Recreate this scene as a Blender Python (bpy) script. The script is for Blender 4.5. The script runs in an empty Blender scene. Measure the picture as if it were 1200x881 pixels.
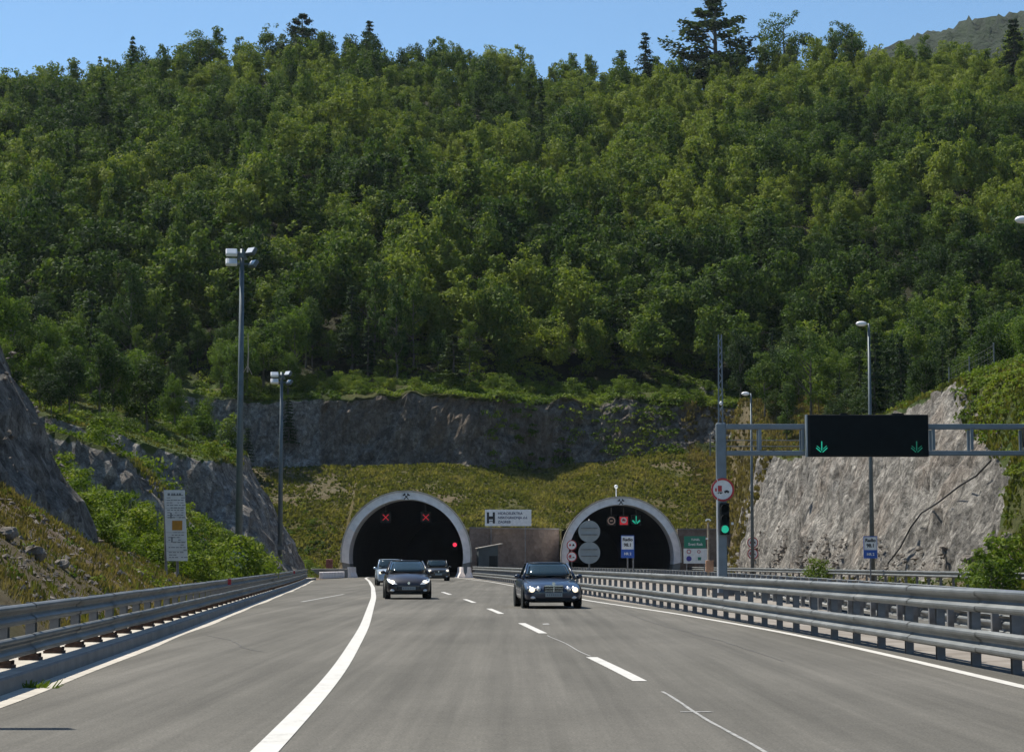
import bpy, math, random
import numpy as np
from mathutils import Vector, Matrix
R = math.radians
sc = bpy.context.scene
C = sc.collection

# ------------------------------------------------------------------ camera, sky, sun, exposure
F = 2450.0; CH = 1.4
PITCH = math.atan(218.5 / F)
cd = bpy.data.cameras.new('camera'); cam = bpy.data.objects.new('camera', cd); C.objects.link(cam)
cam.location = (0, 0, CH); cam.rotation_euler = (R(90) + PITCH, 0, 0)
cd.sensor_width = 36.0; cd.lens = 36.0 * F / 1200.0; cd.clip_start = 0.1; cd.clip_end = 6000
sc.camera = cam
SUN_EL, SUN_AZ = R(58), R(-52)          # azimuth from +Y, negative = left
w = bpy.data.worlds.new("World"); sc.world = w; w.use_nodes = True
nt = w.node_tree; bgn = nt.nodes['Background']
sky = nt.nodes.new('ShaderNodeTexSky'); sky.sky_type = 'NISHITA'; sky.sun_disc = False
sky.sun_elevation = SUN_EL; sky.sun_rotation = SUN_AZ; sky.air_density = 0.85; sky.dust_density = 0.1; sky.ozone_density = 1.1
sky.altitude = 300
tn = nt.nodes.new('ShaderNodeMix'); tn.data_type = 'RGBA'; tn.blend_type = 'MULTIPLY'; tn.inputs[0].default_value = 1; tn.inputs[7].default_value = (.86, 1.03, 1.08, 1)
nt.links.new(sky.outputs[0], tn.inputs[6]); nt.links.new(tn.outputs[2], bgn.inputs[0]); bgn.inputs[1].default_value = 0.098
sl = bpy.data.lights.new('sun', 'SUN'); sl.energy = 5.0; sl.angle = R(0.5); sl.color = (1.0, 0.94, 0.83)
sun = bpy.data.objects.new('sun', sl); C.objects.link(sun)
sd = Vector((math.sin(SUN_AZ) * math.cos(SUN_EL), math.cos(SUN_AZ) * math.cos(SUN_EL), math.sin(SUN_EL)))
sun.rotation_euler = sd.to_track_quat('Z', 'Y').to_euler()
sc.view_settings.view_transform = 'Standard'; sc.view_settings.look = 'None'
sc.view_settings.exposure = 0.50; sc.view_settings.gamma = 1.0; sc.view_settings.use_curve_mapping = False
sc.cycles.max_bounces = 6; sc.cycles.diffuse_bounces = 3; sc.cycles.glossy_bounces = 3
sc.cycles.transmission_bounces = 3; sc.cycles.transparent_max_bounces = 6

# ------------------------------------------------------------------ helpers
ct, st = math.cos(PITCH), math.sin(PITCH)
def at(px, py, Y):                       # point at depth Y seen at a photo pixel (used to measure the place)
    u, v = px - 600.0, 440.5 - py
    d = (u, F * ct - v * st, v * ct + F * st)
    k = Y / d[1]
    return Vector((d[0] * k, Y, CH + d[2] * k))
def gnd(px, py, z=0.0):
    u, v = px - 600.0, 440.5 - py
    d = (u, F * ct - v * st, v * ct + F * st)
    k = (z - CH) / d[2]
    return (d[0] * k, d[1] * k)
def sm(x):
    x = np.clip(x, 0, 1); return x * x * (3 - 2 * x)
def hash3(i, j, k, s):
    n = (i.astype(np.int64) * 374761393 + j.astype(np.int64) * 668265263 + k.astype(np.int64) * 2147483647 + s * 974634777) & 0xffffffff
    n = ((n ^ (n >> 13)) * 1274126177) & 0xffffffff
    n = n ^ (n >> 16)
    return (n & 0xffff) / 65535.0
def vnoise(x, y, z, s=0):
    x, y, z = np.broadcast_arrays(np.asarray(x, float), np.asarray(y, float), np.asarray(z, float))
    i, j, k = np.floor(x), np.floor(y), np.floor(z)
    fx, fy, fz = x - i, y - j, z - k
    fx, fy, fz = fx * fx * (3 - 2 * fx), fy * fy * (3 - 2 * fy), fz * fz * (3 - 2 * fz)
    r = 0
    for a in (0, 1):
        for b in (0, 1):
            for c in (0, 1):
                r = r + hash3(i + a, j + b, k + c, s) * (fx if a else 1 - fx) * (fy if b else 1 - fy) * (fz if c else 1 - fz)
    return r * 2 - 1
def fbm(x, y, z=0.0, o=4, s=0):
    r = 0; a = 1.0; t = 0
    for q in range(o):
        r = r + a * vnoise(np.asarray(x) * 2 ** q, np.asarray(y) * 2 ** q, np.asarray(z) * 2 ** q, s + q); t += a; a *= .5
    return r / t

def tag(o, label=None, cat=None, group=None, kind=None):
    if label: o['label'] = label
    if cat: o['category'] = cat
    if group: o['group'] = group
    if kind: o['kind'] = kind
    return o
def empty(name, loc, rz=0.0, label=None, cat=None, group=None):
    o = bpy.data.objects.new(name, None); C.objects.link(o)
    o.location = loc; o.rotation_euler = (0, 0, rz); o.empty_display_size = .3
    return tag(o, label, cat, group)
def mesh_obj(name, V, Fc, mat, parent=None, smooth=False):
    me = bpy.data.meshes.new(name)
    me.from_pydata([tuple(v) for v in V], [], [tuple(f) for f in Fc])
    me.materials.append(mat)
    if smooth: me.polygons.foreach_set('use_smooth', [True] * len(me.polygons))
    me.update()
    o = bpy.data.objects.new(name, me); C.objects.link(o)
    if parent: o.parent = parent
    return o
class MB:
    def __init__(s): s.V = []; s.F = []
    def add(s, V, Fc):
        b = len(s.V); s.V += [tuple(v) for v in V]; s.F += [tuple(b + i for i in f) for f in Fc]
    def box(s, c, d, rz=0.0, M=None, bev=0.0):
        x, y, z = d[0] / 2, d[1] / 2, d[2] / 2
        if bev <= 0:
            P = [(-x, -y, -z), (x, -y, -z), (x, y, -z), (-x, y, -z), (-x, -y, z), (x, -y, z), (x, y, z), (-x, y, z)]
            Fc = [(0, 3, 2, 1), (4, 5, 6, 7), (0, 1, 5, 4), (1, 2, 6, 5), (2, 3, 7, 6), (3, 0, 4, 7)]
        else:                             # vertical-profile bevel: three stacked rings
            P = []; Fc = []
            for (zz, k) in ((-z, bev), (-z + bev, 0), (z - bev, 0), (z, bev)):
                a, b = x - k, y - k
                P += [(-a + bev, -b, zz), (a - bev, -b, zz), (a, -b + bev, zz), (a, b - bev, zz), (a - bev, b, zz), (-a + bev, b, zz), (-a, b - bev, zz), (-a, -b + bev, zz)]
            for r in range(3):
                for i in range(8):
                    j = (i + 1) % 8; Fc.append((r * 8 + i, r * 8 + j, r * 8 + 8 + j, r * 8 + 8 + i))
            Fc.append(tuple(range(7, -1, -1))); Fc.append(tuple(range(24, 32)))
        m = (M or Matrix.Rotation(rz, 4, 'Z'))
        c = Vector(c)
        s.add([c + (m @ Vector(p)) for p in P], Fc)
    def tube(s, pts, rad, n=8, cap=True):
        pts = [Vector(p) for p in pts]
        if not hasattr(rad, '__len__'): rad = [rad] * len(pts)
        V = []; Fc = []
        for i, p in enumerate(pts):
            t = (pts[min(i + 1, len(pts) - 1)] - pts[max(i - 1, 0)]).normalized()
            a = Vector((0, 0, 1)) if abs(t.z) < .9 else Vector((1, 0, 0))
            u = t.cross(a).normalized(); v = t.cross(u)
            for k in range(n):
                th = 2 * math.pi * k / n
                V.append(p + (u * math.cos(th) + v * math.sin(th)) * rad[i])
        for i in range(len(pts) - 1):
            for k in range(n):
                l = (k + 1) % n
                Fc.append((i * n + k, i * n + l, i * n + n + l, i * n + n + k))
        if cap:
            Fc.append(tuple(range(n - 1, -1, -1))); Fc.append(tuple(range((len(pts) - 1) * n, len(pts) * n)))
        s.add(V, Fc)
    def disc(s, c, r, th, n=32, ax='Y'):            # short cylinder, axis along Y by default
        c = Vector(c); a = Vector((0, th / 2, 0)) if ax == 'Y' else (Vector((th / 2, 0, 0)) if ax == 'X' else Vector((0, 0, th / 2)))
        s.tube([c - a, c + a], r, n)
    def ring(s, c, r0, r1, th, n=32):
        c = Vector(c); V = []; Fc = []
        for k in range(n):
            t = 2 * math.pi * k / n; x, z = math.cos(t), math.sin(t)
            for (r, y) in ((r0, -th / 2), (r1, -th / 2), (r1, th / 2), (r0, th / 2)):
                V.append(c + Vector((x * r, y, z * r)))
        for k in range(n):
            l = (k + 1) % n
            for q in range(4):
                p = (q + 1) % 4
                Fc.append((k * 4 + q, k * 4 + p, l * 4 + p, l * 4 + q))
        s.add(V, Fc)
    def ellipsoid(s, c, r, n=12, m=8):
        V = []; Fc = []
        for i in range(1, m):
            ph = math.pi * i / m
            for k in range(n):
                t = 2 * math.pi * k / n
                V.append((c[0] + r[0] * math.sin(ph) * math.cos(t), c[1] + r[1] * math.sin(ph) * math.sin(t), c[2] + r[2] * math.cos(ph)))
        for i in range(m - 2):
            for k in range(n):
                l = (k + 1) % n; Fc.append((i * n + k, i * n + l, i * n + n + l, i * n + n + k)[::-1])
        V.append((c[0], c[1], c[2] + r[2])); V.append((c[0], c[1], c[2] - r[2]))
        a, b = len(V) - 2, len(V) - 1
        for k in range(n):
            l = (k + 1) % n
            Fc.append((a, k, l)); Fc.append((b, (m - 2) * n + l, (m - 2) * n + k))
        s.add(V, Fc)
    def build(s, name, mat, parent=None, smooth=False):
        return mesh_obj(name, s.V, s.F, mat, parent, smooth)

# ------------------------------------------------------------------ materials
def mat(name, col, rough=.8, metal=0.0, emit=None, es=0.0, noise=None, bump=None, coat=0.0, spec=.5):
    """noise = (scale, dark factor, light factor, detail)"""
    m = bpy.data.materials.new(name); m.use_nodes = True
    n = m.node_tree; b = n.nodes['Principled BSDF']
    b.inputs['Base Color'].default_value = (*col, 1); b.inputs['Roughness'].default_value = rough
    b.inputs['Metallic'].default_value = metal; b.inputs['Coat Weight'].default_value = coat
    b.inputs['Specular IOR Level'].default_value = spec
    if emit: b.inputs['Emission Color'].default_value = (*emit, 1); b.inputs['Emission Strength'].default_value = es
    if noise or bump:
        tc = n.nodes.new('ShaderNodeTexCoord')
    if noise:
        t = n.nodes.new('ShaderNodeTexNoise'); t.inputs['Scale'].default_value = noise[0]; t.inputs['Detail'].default_value = 6
        n.links.new(tc.outputs['Object'], t.inputs[0])
        r = n.nodes.new('ShaderNodeMapRange'); r.inputs[1].default_value = .3; r.inputs[2].default_value = .7
        r.inputs[3].default_value = noise[1]; r.inputs[4].default_value = noise[2]
        n.links.new(t.outputs[0], r.inputs[0])
        x = n.nodes.new('ShaderNodeVectorMath'); x.operation = 'SCALE'; x.inputs[0].default_value = col
        n.links.new(r.outputs[0], x.inputs['Scale']); n.links.new(x.outputs[0], b.inputs['Base Color'])
    if bump:
        t2 = n.nodes.new('ShaderNodeTexNoise'); t2.inputs['Scale'].default_value = bump[0]; t2.inputs['Detail'].default_value = 5
        n.links.new(tc.outputs['Object'], t2.inputs[0])
        bp = n.nodes.new('ShaderNodeBump'); bp.inputs['Strength'].default_value = bump[1]; bp.inputs['Distance'].default_value = bump[2]
        n.links.new(t2.outputs[0], bp.inputs['Height']); n.links.new(bp.outputs[0], b.inputs['Normal'])
    return m
class NT:                                   # tiny node helper
    def __init__(s, name):
        s.m = bpy.data.materials.new(name); s.m.use_nodes = True; s.n = s.m.node_tree; s.b = s.n.nodes['Principled BSDF']
        s.geo = s.n.nodes.new('ShaderNodeNewGeometry')
    def L(s, a, b): s.n.links.new(a, b)
    def pos(s, scale=(1, 1, 1)):
        v = s.n.nodes.new('ShaderNodeVectorMath'); v.operation = 'MULTIPLY'; s.L(s.geo.outputs['Position'], v.inputs[0]); v.inputs[1].default_value = scale
        return v.outputs[0]
    def noise(s, sc_, scale=(1, 1, 1), det=5, rough=.55):
        t = s.n.nodes.new('ShaderNodeTexNoise'); t.inputs['Scale'].default_value = sc_; t.inputs['Detail'].default_value = det; t.inputs['Roughness'].default_value = rough
        s.L(s.pos(scale), t.inputs[0]); return t.outputs[0]
    def voro(s, sc_, scale=(1, 1, 1), out='Color', feat='F1'):
        t = s.n.nodes.new('ShaderNodeTexVoronoi'); t.feature = feat; t.inputs['Scale'].default_value = sc_
        s.L(s.pos(scale), t.inputs[0]); return t.outputs[out]
    def ramp(s, src, stops):
        r = s.n.nodes.new('ShaderNodeValToRGB'); s.L(src, r.inputs[0]); e = r.color_ramp.elements
        while len(e) < len(stops): e.new(.5)
        for i, (p, c) in enumerate(stops): e[i].position = p; e[i].color = (*c, 1) if hasattr(c, '__len__') else (c, c, c, 1)
        return r.outputs[0]
    def mix(s, f, a, b, mode='MIX'):
        x = s.n.nodes.new('ShaderNodeMix'); x.data_type = 'RGBA'; x.blend_type = mode
        for (v, i) in ((f, 0), (a, 6), (b, 7)):
            if hasattr(v, 'links'): s.L(v, x.inputs[i])
            elif i == 0: x.inputs[0].default_value = v
            else: x.inputs[i].default_value = (*v, 1)
        return x.outputs[2]
    def attr(s, name):
        a = s.n.nodes.new('ShaderNodeAttribute'); a.attribute_name = name; return a
    def math(s, op, a, b=0.0, clamp=False):
        x = s.n.nodes.new('ShaderNodeMath'); x.operation = op; x.use_clamp = clamp
        for (v, i) in ((a, 0), (b, 1)):
            if hasattr(v, 'links'): s.L(v, x.inputs[i])
            else: x.inputs[i].default_value = v
        return x.outputs[0]
    def bump(s, h, strength, dist):
        bp = s.n.nodes.new('ShaderNodeBump'); bp.inputs['Strength'].default_value = strength; bp.inputs['Distance'].default_value = dist
        s.L(h, bp.inputs['Height']); s.L(bp.outputs[0], s.b.inputs['Normal'])

# terrain: rock / grass / soil, driven by attributes of the ground itself
t = NT('terrain_ground')
rk = t.ramp(t.noise(.9, (1, 1, .8), 10, .78), [(.33, (.095, .092, .086)), (.47, (.215, .207, .195)), (.56, (.30, .29, .275)), (.70, (.47, .455, .43))])
rk = t.mix(t.ramp(t.noise(.16, (1, 1, 1), 5, .7), [(.50, 0.0), (.68, .5)]), rk, (.25, .20, .165))
rk = t.mix(.8, rk, t.ramp(t.noise(9, (1, 1, .8), 6, .8), [(.34, .45), (.5, 1.0), (.66, 1.5)]), 'MULTIPLY')
rk = t.mix(.85, rk, t.ramp(t.voro(3.1, (1, 1, .8), 'Color'), [(0, .45), (.5, .95), (1, 1.45)]), 'MULTIPLY')
rk = t.mix(.7, rk, t.ramp(t.voro(1.1, (1, 1, .6), 'Color'), [(0, .6), (1, 1.3)]), 'MULTIPLY')
rk = t.mix(.8, rk, t.ramp(t.noise(2.3, (1, 1, 1), 8, .8), [(.36, (.30, .29, .28)), (.46, (1.03, 1.0, .94)), (.7, (1.24, 1.19, 1.10))]), 'MULTIPLY')
rk = t.mix(t.math('MULTIPLY', t.attr('dark').outputs['Fac'], t.ramp(t.noise(.13, (1, 1, .5), 4, .6), [(.45, 0.0), (.65, .5)])), rk, t.ramp(t.noise(1.5, det=8, rough=.75), [(.35, (.10, .075, .055)), (.65, (.30, .225, .15))]))
gr = t.ramp(t.noise(.35, (1, 1, 1), 7, .7), [(.3, (.030, .055, .012)), (.5, (.065, .095, .022)), (.7, (.12, .135, .04))])
dr = t.ramp(t.noise(.22, (1, 1, 1.5), 8, .72), [(.28, (.045, .055, .017)), (.45, (.10, .09, .03)), (.58, (.13, .098, .045)), (.75, (.19, .14, .085))])
so = t.ramp(t.noise(.9, (1, 1, 1), 8, .7), [(.3, (.10, .07, .045)), (.5, (.20, .15, .11)), (.7, (.33, .28, .23))])
g1 = t.mix(t.attr('dry').outputs['Fac'], gr, dr)
g2 = t.mix(t.attr('soil').outputs['Fac'], g1, so)
rf = t.math('ADD', t.attr('rock').outputs['Fac'], t.math('MULTIPLY', t.math('SUBTRACT', t.noise(.5, (1, 1, 1), 6), .5), .9))
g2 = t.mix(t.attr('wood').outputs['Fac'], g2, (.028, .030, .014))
g3 = t.mix(t.ramp(rf, [(.42, 0.0), (.58, 1.0)]), g2, rk)
dk = t.mix(t.attr('dark').outputs['Fac'], (1, 1, 1), (.68, .63, .58))
t.L(t.mix(1.0, g3, dk, 'MULTIPLY'), t.b.inputs['Base Color']); t.b.inputs['Roughness'].default_value = .95; t.b.inputs['Specular IOR Level'].default_value = .15
t.bump(t.math('ADD', t.noise(4.5, (1, 1, .8), 10, .8), t.math('MULTIPLY', t.voro(2.6, (1, 1, .8), 'Distance'), .5)), 1.0, .28)
M_TERRAIN = t.m

t = NT('asphalt')
a = t.ramp(t.noise(.28, (1.6, .22, 1), 6, .6), [(.3, (.098, .093, .080)), (.7, (.142, .134, .117))])
a = t.mix(.9, a, t.ramp(t.noise(42, (1, 1, 1), 3, .8), [(.32, .55), (.5, 1.0), (.68, 1.42)]), 'MULTIPLY')
a = t.mix(.8, a, t.ramp(t.noise(7, (1, .6, 1), 5, .8), [(.3, .85), (.7, 1.12)]), 'MULTIPLY')
a = t.mix(.8, a, t.ramp(t.noise(.11, (1, 1, 1), 4, .6), [(.4, .90), (.6, 1.07)]), 'MULTIPLY')
a = t.mix(1.0, a, t.ramp(t.noise(.9, (2.4, .03, 1), 4, .7), [(.35, .78), (.65, 1.12)]), 'MULTIPLY')
stn = t.ramp(t.noise(.75, (1, .45, 1), 6, .7), [(.70, 1.0), (.80, .62)])
a = t.mix(.6, a, stn, 'MULTIPLY')
t.L(a, t.b.inputs['Base Color']); t.b.inputs['Roughness'].default_value = .85; t.b.inputs['Specular IOR Level'].default_value = .15
t.bump(t.noise(90, (1, 1, 1), 2), .35, .006)
M_ASPH = t.m
t = NT('road_paint')
a = t.ramp(t.noise(3.5, (1, .6, 1), 8, .75), [(.25, (.26, .25, .23)), (.42, (.50, .485, .45)), (.7, (.60, .585, .545))])
t.L(a, t.b.inputs['Base Color']); t.b.inputs['Roughness'].default_value = .6
M_PAINT = t.m
t = NT('worn_paint')
a = t.ramp(t.noise(6, (1, 1, 1), 6, .8), [(.35, (.16, .155, .14)), (.6, (.42, .41, .38))])
t.L(a, t.b.inputs['Base Color']); M_WORN = t.m
t = NT('concrete')
a = t.ramp(t.noise(1.8, (1, 1, 1), 7, .65), [(.3, (.33, .30, .255)), (.7, (.52, .485, .42))])
t.L(a, t.b.inputs['Base Color']); t.b.inputs['Roughness'].default_value = .9; t.bump(t.noise(14), .3, .02); M_CONC = t.m
t = NT('dark_concrete')
a = t.ramp(t.noise(1.2, (1, 1, .4), 7, .65), [(.3, (.15, .145, .135)), (.7, (.26, .25, .235))])
t.L(a, t.b.inputs['Base Color']); t.b.inputs['Roughness'].default_value = .9; M_CONCD = t.m
t = NT('stone_wall')
a = t.ramp(t.noise(.7, (1, 1, .6), 8, .7), [(.3, (.13, .098, .082)), (.7, (.25, .20, .165))])
a = t.mix(.7, a, t.ramp(t.voro(2.2, (1, 1, 1.3)), [(0, .7), (1, 1.2)]), 'MULTIPLY')
t.L(a, t.b.inputs['Base Color']); t.b.inputs['Roughness'].default_value = .95; t.bump(t.voro(2.2, (1, 1, 1.3), 'Distance'), .7, .08); M_STONE = t.m
t = NT('galvanised_steel')
a = t.ramp(t.noise(2.5, (1, .5, 1), 6, .6), [(.3, (.125, .135, .135)), (.7, (.215, .225, .225))])
t.L(a, t.b.inputs['Base Color']); t.b.inputs['Roughness'].default_value = .5; t.b.inputs['Metallic'].default_value = .55
t.L(t.ramp(t.noise(1.2, (1, .3, 3), 5), [(.3, .40), (.7, .62)]), t.b.inputs['Roughness']); M_GALV = t.m
M_GALVD = mat('weathered_steel_post', (.20, .205, .21), .6, .4, noise=(6, .7, 1.25))
M_POLE = mat('pole_grey_paint', (.11, .135, .145), .5, .3, noise=(3, .85, 1.15))
M_GANT = mat('gantry_blue_grey', (.16, .20, .235), .5, .2, noise=(2, .85, 1.12))
M_RUST = mat('rusty_foot', (.085, .05, .035), .9, noise=(15, .6, 1.4))
M_BLACK = mat('black_housing', (.010, .013, .014), .7, spec=.25)
M_BOARD = mat('display_face', (.008, .012, .013), .85, spec=.1, noise=(3, .8, 1.2))
M_RUBBER = mat('rubber', (.02, .02, .02), .85)
M_GLASS = mat('car_glass', (.02, .035, .04), .06, 0, coat=.6)
M_CHROME = mat('chrome', (.6, .6, .62), .15, 1.0)
M_RIM = mat('wheel_rim', (.35, .36, .37), .35, .8)
M_WHITE = mat('sign_white', (.78, .78, .76), .5, noise=(4, .88, 1.08))
M_SGREY = mat('sign_back_grey', (.30, .33, .33), .6, noise=(2.5, .85, 1.1))
M_RED = mat('sign_red', (.45, .03, .035), .5)
M_BLUE = mat('sign_blue', (.025, .10, .42), .5)
M_GREEN = mat('sign_green', (.01, .20, .12), .5)
M_SBLK = mat('sign_black', (.02, .02, .022), .6)
M_YEL = mat('sign_ochre', (.42, .20, .015), .6, noise=(9, .8, 1.1))
M_GON = mat('green_signal', (.0, .25, .15), .4, emit=(.02, .60, .38), es=.42)
M_GDIM = mat('dim_green_signal', (.0, .2, .12), .4, emit=(.03, .6, .35), es=.10)
M_RON = mat('red_signal', (.3, .01, .01), .4, emit=(1.0, .03, .08), es=.9)
M_RDIM = mat('dim_red_signal', (.2, .01, .01), .4, emit=(1.0, .03, .05), es=.22)
M_LAMP = mat('headlight_lit', (.8, .8, .75), .2, emit=(1.0, .86, .60), es=1.0)
M_LENS = mat('lamp_lens', (.7, .72, .74), .12, .2)
M_LAMPW = mat('white_lamp_housing', (.80, .80, .80), .35)
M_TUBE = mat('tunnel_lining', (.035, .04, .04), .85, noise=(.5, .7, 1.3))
M_PINK = mat('pale_ring_concrete', (.80, .74, .71), .85, noise=(1.5, .85, 1.1))
M_RINGG = mat('ring_grey_concrete', (.76, .78, .79), .85, noise=(1.5, .8, 1.1))
M_BARK = mat('bark', (.11, .10, .085), .95, noise=(8, .7, 1.3), bump=(20, .6, .03))
M_WOODP = mat('pale_weathered_wood', (.38, .31, .23), .9, noise=(6, .75, 1.2))
t = NT('boulder_rock')
a = t.ramp(t.noise(2.5, (1, 1, .7), 8, .7), [(.3, (.09, .075, .06)), (.7, (.27, .24, .205))])
t.L(a, t.b.inputs['Base Color']); t.b.inputs['Roughness'].default_value = .95; t.bump(t.noise(5, det=8, rough=.7), 1, .12); M_BOULD = t.m

def leaf_mat(name, lo, mid, hi, trans=.35, orand=.35):
    t = NT(name); n = t.n
    col = t.ramp(t.attr('tint').outputs['Fac'], [(0, lo), (.5, mid), (1, hi)])
    oi = n.nodes.new('ShaderNodeObjectInfo')
    k = t.ramp(oi.outputs['Random'], [(0, (1 - orand, 1 - orand * .8, 1 - orand * .5)), (.5, (1, 1, 1)), (1, (1 + orand * .9, 1 + orand * .5, 1 - orand * .2))])
    col = t.mix(1.0, col, k, 'MULTIPLY')
    t.L(col, t.b.inputs['Base Color']); t.b.inputs['Roughness'].default_value = .7; t.b.inputs['Specular IOR Level'].default_value = .12
    tr = n.nodes.new('ShaderNodeBsdfTranslucent'); c2 = t.mix(1.0, col, (1.15, 1.25, .55), 'MULTIPLY'); t.L(c2, tr.inputs[0])
    ms = n.nodes.new('ShaderNodeMixShader'); ms.inputs[0].default_value = trans
    t.L(t.b.outputs[0], ms.inputs[1]); t.L(tr.outputs[0], ms.inputs[2])
    t.L(ms.outputs[0], n.nodes['Material Output'].inputs[0])
    return t.m
M_LEAF = leaf_mat('broadleaf_foliage', (.020, .045, .014), (.060, .106, .023), (.140, .186, .040), .34, .34)
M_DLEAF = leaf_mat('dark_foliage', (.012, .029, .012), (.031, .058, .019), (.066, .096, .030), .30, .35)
M_PLEAF = leaf_mat('pale_foliage', (.032, .066, .012), (.084, .138, .022), (.155, .205, .038), .42, .28)
M_FIR = leaf_mat('fir_foliage', (.016, .036, .018), (.035, .06, .024), (.065, .095, .032), .25)
M_SHRUB = leaf_mat('shrub_foliage', (.042, .078, .012), (.098, .148, .02), (.18, .215, .035))
M_DRY = leaf_mat('dry_grass_blades', (.065, .080, .020), (.135, .138, .042), (.24, .205, .09), .35)
M_TAN = leaf_mat('tan_scrub_blades', (.06, .06, .02), (.15, .12, .05), (.26, .20, .10), .3)
M_GRASS = leaf_mat('grass_blades', (.04, .06, .014), (.10, .115, .03), (.20, .17, .06), .3)

# ------------------------------------------------------------------ shape of the land
XLC, XRC = -10.2, 10.98; ZC = 2.0; RO = 6.2; RI = 5.5
def XL(Y): return np.interp(Y, [-20, 20.7, 38, 75, 110, 150, 163, 180, 300], [-3.6, -6.6, -7.7, -10.2, -12.9, -15.6, -16.3, -17.6, -17.8])
def XR(Y): return np.interp(Y, [-20, 40, 90, 125, 150, 195, 300], [28, 25.5, 23.2, 22.1, 21.6, 21.0, 21.0])
SH = 9.0
def shiftX(X): return SH * np.clip((X + 4.6) / 10.4, 0, 1)
def Yof(t, X): return t + shiftX(X) * sm((t - 120) / 75)
def tof(Y, X):
    t = Y * 1.0
    for _ in range(6): t = Y - shiftX(X) * sm((t - 120) / 75)
    return t
def ridge_z(X):
    px = X / 430 * F + 600
    ys = np.interp(px, [-300, 0, 100, 220, 350, 430, 520, 630, 750, 900, 1000, 1100, 1200, 1500], [140, 84, 72, 50, 36, 44, 48, 54, 47, 45, 35, 44, 38, 46])
    return CH + (659 - ys) * 430 / F - 7.0
def bumpf(Y, a, b, e): return sm((Y - a) / e) * (1 - sm((Y - b) / e))
def land(X, Y):
    X, Y = np.broadcast_arrays(np.asarray(X, float), np.asarray(Y, float))
    t = tof(Y, X)
    oL = XL(Y) - X; oR = X - XR(Y)
    nz = fbm(X * .12, Y * .12, 0, 3, 11)
    mL = np.clip(bumpf(Y, 40, 69, 4) + .8 * bumpf(Y, 109, 118, 4) + bumpf(Y, 148, 186, 6), 0, 1)
    toe = np.interp(Y, [52, 62, 68, 84, 140, 150], [5.4, 4.8, 3.9, 2.6, 1.8, .5])
    kL = .52 + np.interp(Y, [66, 100, 140, 170], [1.75, .75, .9, 1.5]) * mL
    cl = np.interp(Y, [56, 70], [.72, .45]) * np.minimum(oL, toe) + kL * np.maximum(0, oL - toe)
    mR = sm((Y - 92) / 20)
    oR2 = np.maximum(oR + nz * .9 * mR * np.clip(oR / 2, 0, 1), 0)
    kR = np.interp(Y, [110, 150, 195], [2.0, 2.5, 3.6]); tr_ = np.interp(Y, [110, 150], [1.2, .5])
    cr = .6 * np.minimum(oR2, tr_) + (.62 + (kR - .62) * mR) * np.maximum(0, oR2 - tr_)
    cz = fbm(X * .09, 3.3, 0, 4, 5) * 2.2
    step = 4.6 * sm((X + 17.3) / 1.2)
    xr_ = sm((X - 2) / 18)                        # the cliff gets lower and breaks up towards the right
    base = np.minimum(step + (t - 206.5) * (12 - step) / 25.5, 12.0 + np.maximum(0, t - 232) * .05)
    face = (8.2 - 1.4 * xr_) * sm((t - 232 - cz + 1.0 * xr_) / (3.0 + 3.5 * xr_)) + 1.1 * fbm(X * .3, 1.7, 0, 3, 8) * sm((t - 233 - cz) / 2)
    cp = np.where(t < 206.5, 0, base + 1.6 * xr_ * sm((t - 212) / 16) + np.maximum(face, 0) + .35 * nz * sm((t - 208) / 5))
    cp = cp + 2.6 * sm((t - 236) / 14) * (t > 236)
    cut = np.maximum(np.maximum(np.where(oL > 0, cl, 0), np.where(oR > 0, cr, 0)), cp)
    side = np.where(X < 2, oL, oR)
    NL = np.interp(Y, [0, 60, 75, 115, 165, 200, 236, 245], [10, 9.6, 9.2, 6.6, 9.0, 12.5, 20, 22])
    NR = np.interp(Y, [0, 90, 130, 190, 215, 236, 262], [9, 10, 12.3, 10.6, 13, 19, 22])
    lat = np.where(X < 2, .36, .30) * np.maximum(0, side - np.where(X < 2, 7.0, 5.0)) * (1 - sm((t - 195) / 55))
    N = np.where(side > 0, np.where(X < 2, NL, NR), 22.0) + lat + nz * .9
    s = np.clip((t - 246) / 184, 0, 1)
    rz = ridge_z(X) - 22
    Hh = 22 + rz * (s ** .92) + 3.2 * fbm(X * .03, Y * .03, 0, 3, 21) * np.minimum(s * 5, 1) * (1 - .6 * s)
    Hh = Hh - np.maximum(0, t - 432) * .5
    N = np.where(t > 246, Hh, np.minimum(N, np.maximum(22 + nz, N * .0 + 22 + lat)))
    z = np.minimum(cut, N)
    z = np.where(t > 246, N, z)
    for xc in (XLC, XRC):
        dx = np.abs(X - xc)
        hump = ZC + np.sqrt(np.maximum(0, 6.12 ** 2 - dx ** 2))
        z = np.where((dx < 6.12) & (t >= 206.5) & (t < 260), np.maximum(z, hump), z)
    return z
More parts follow.
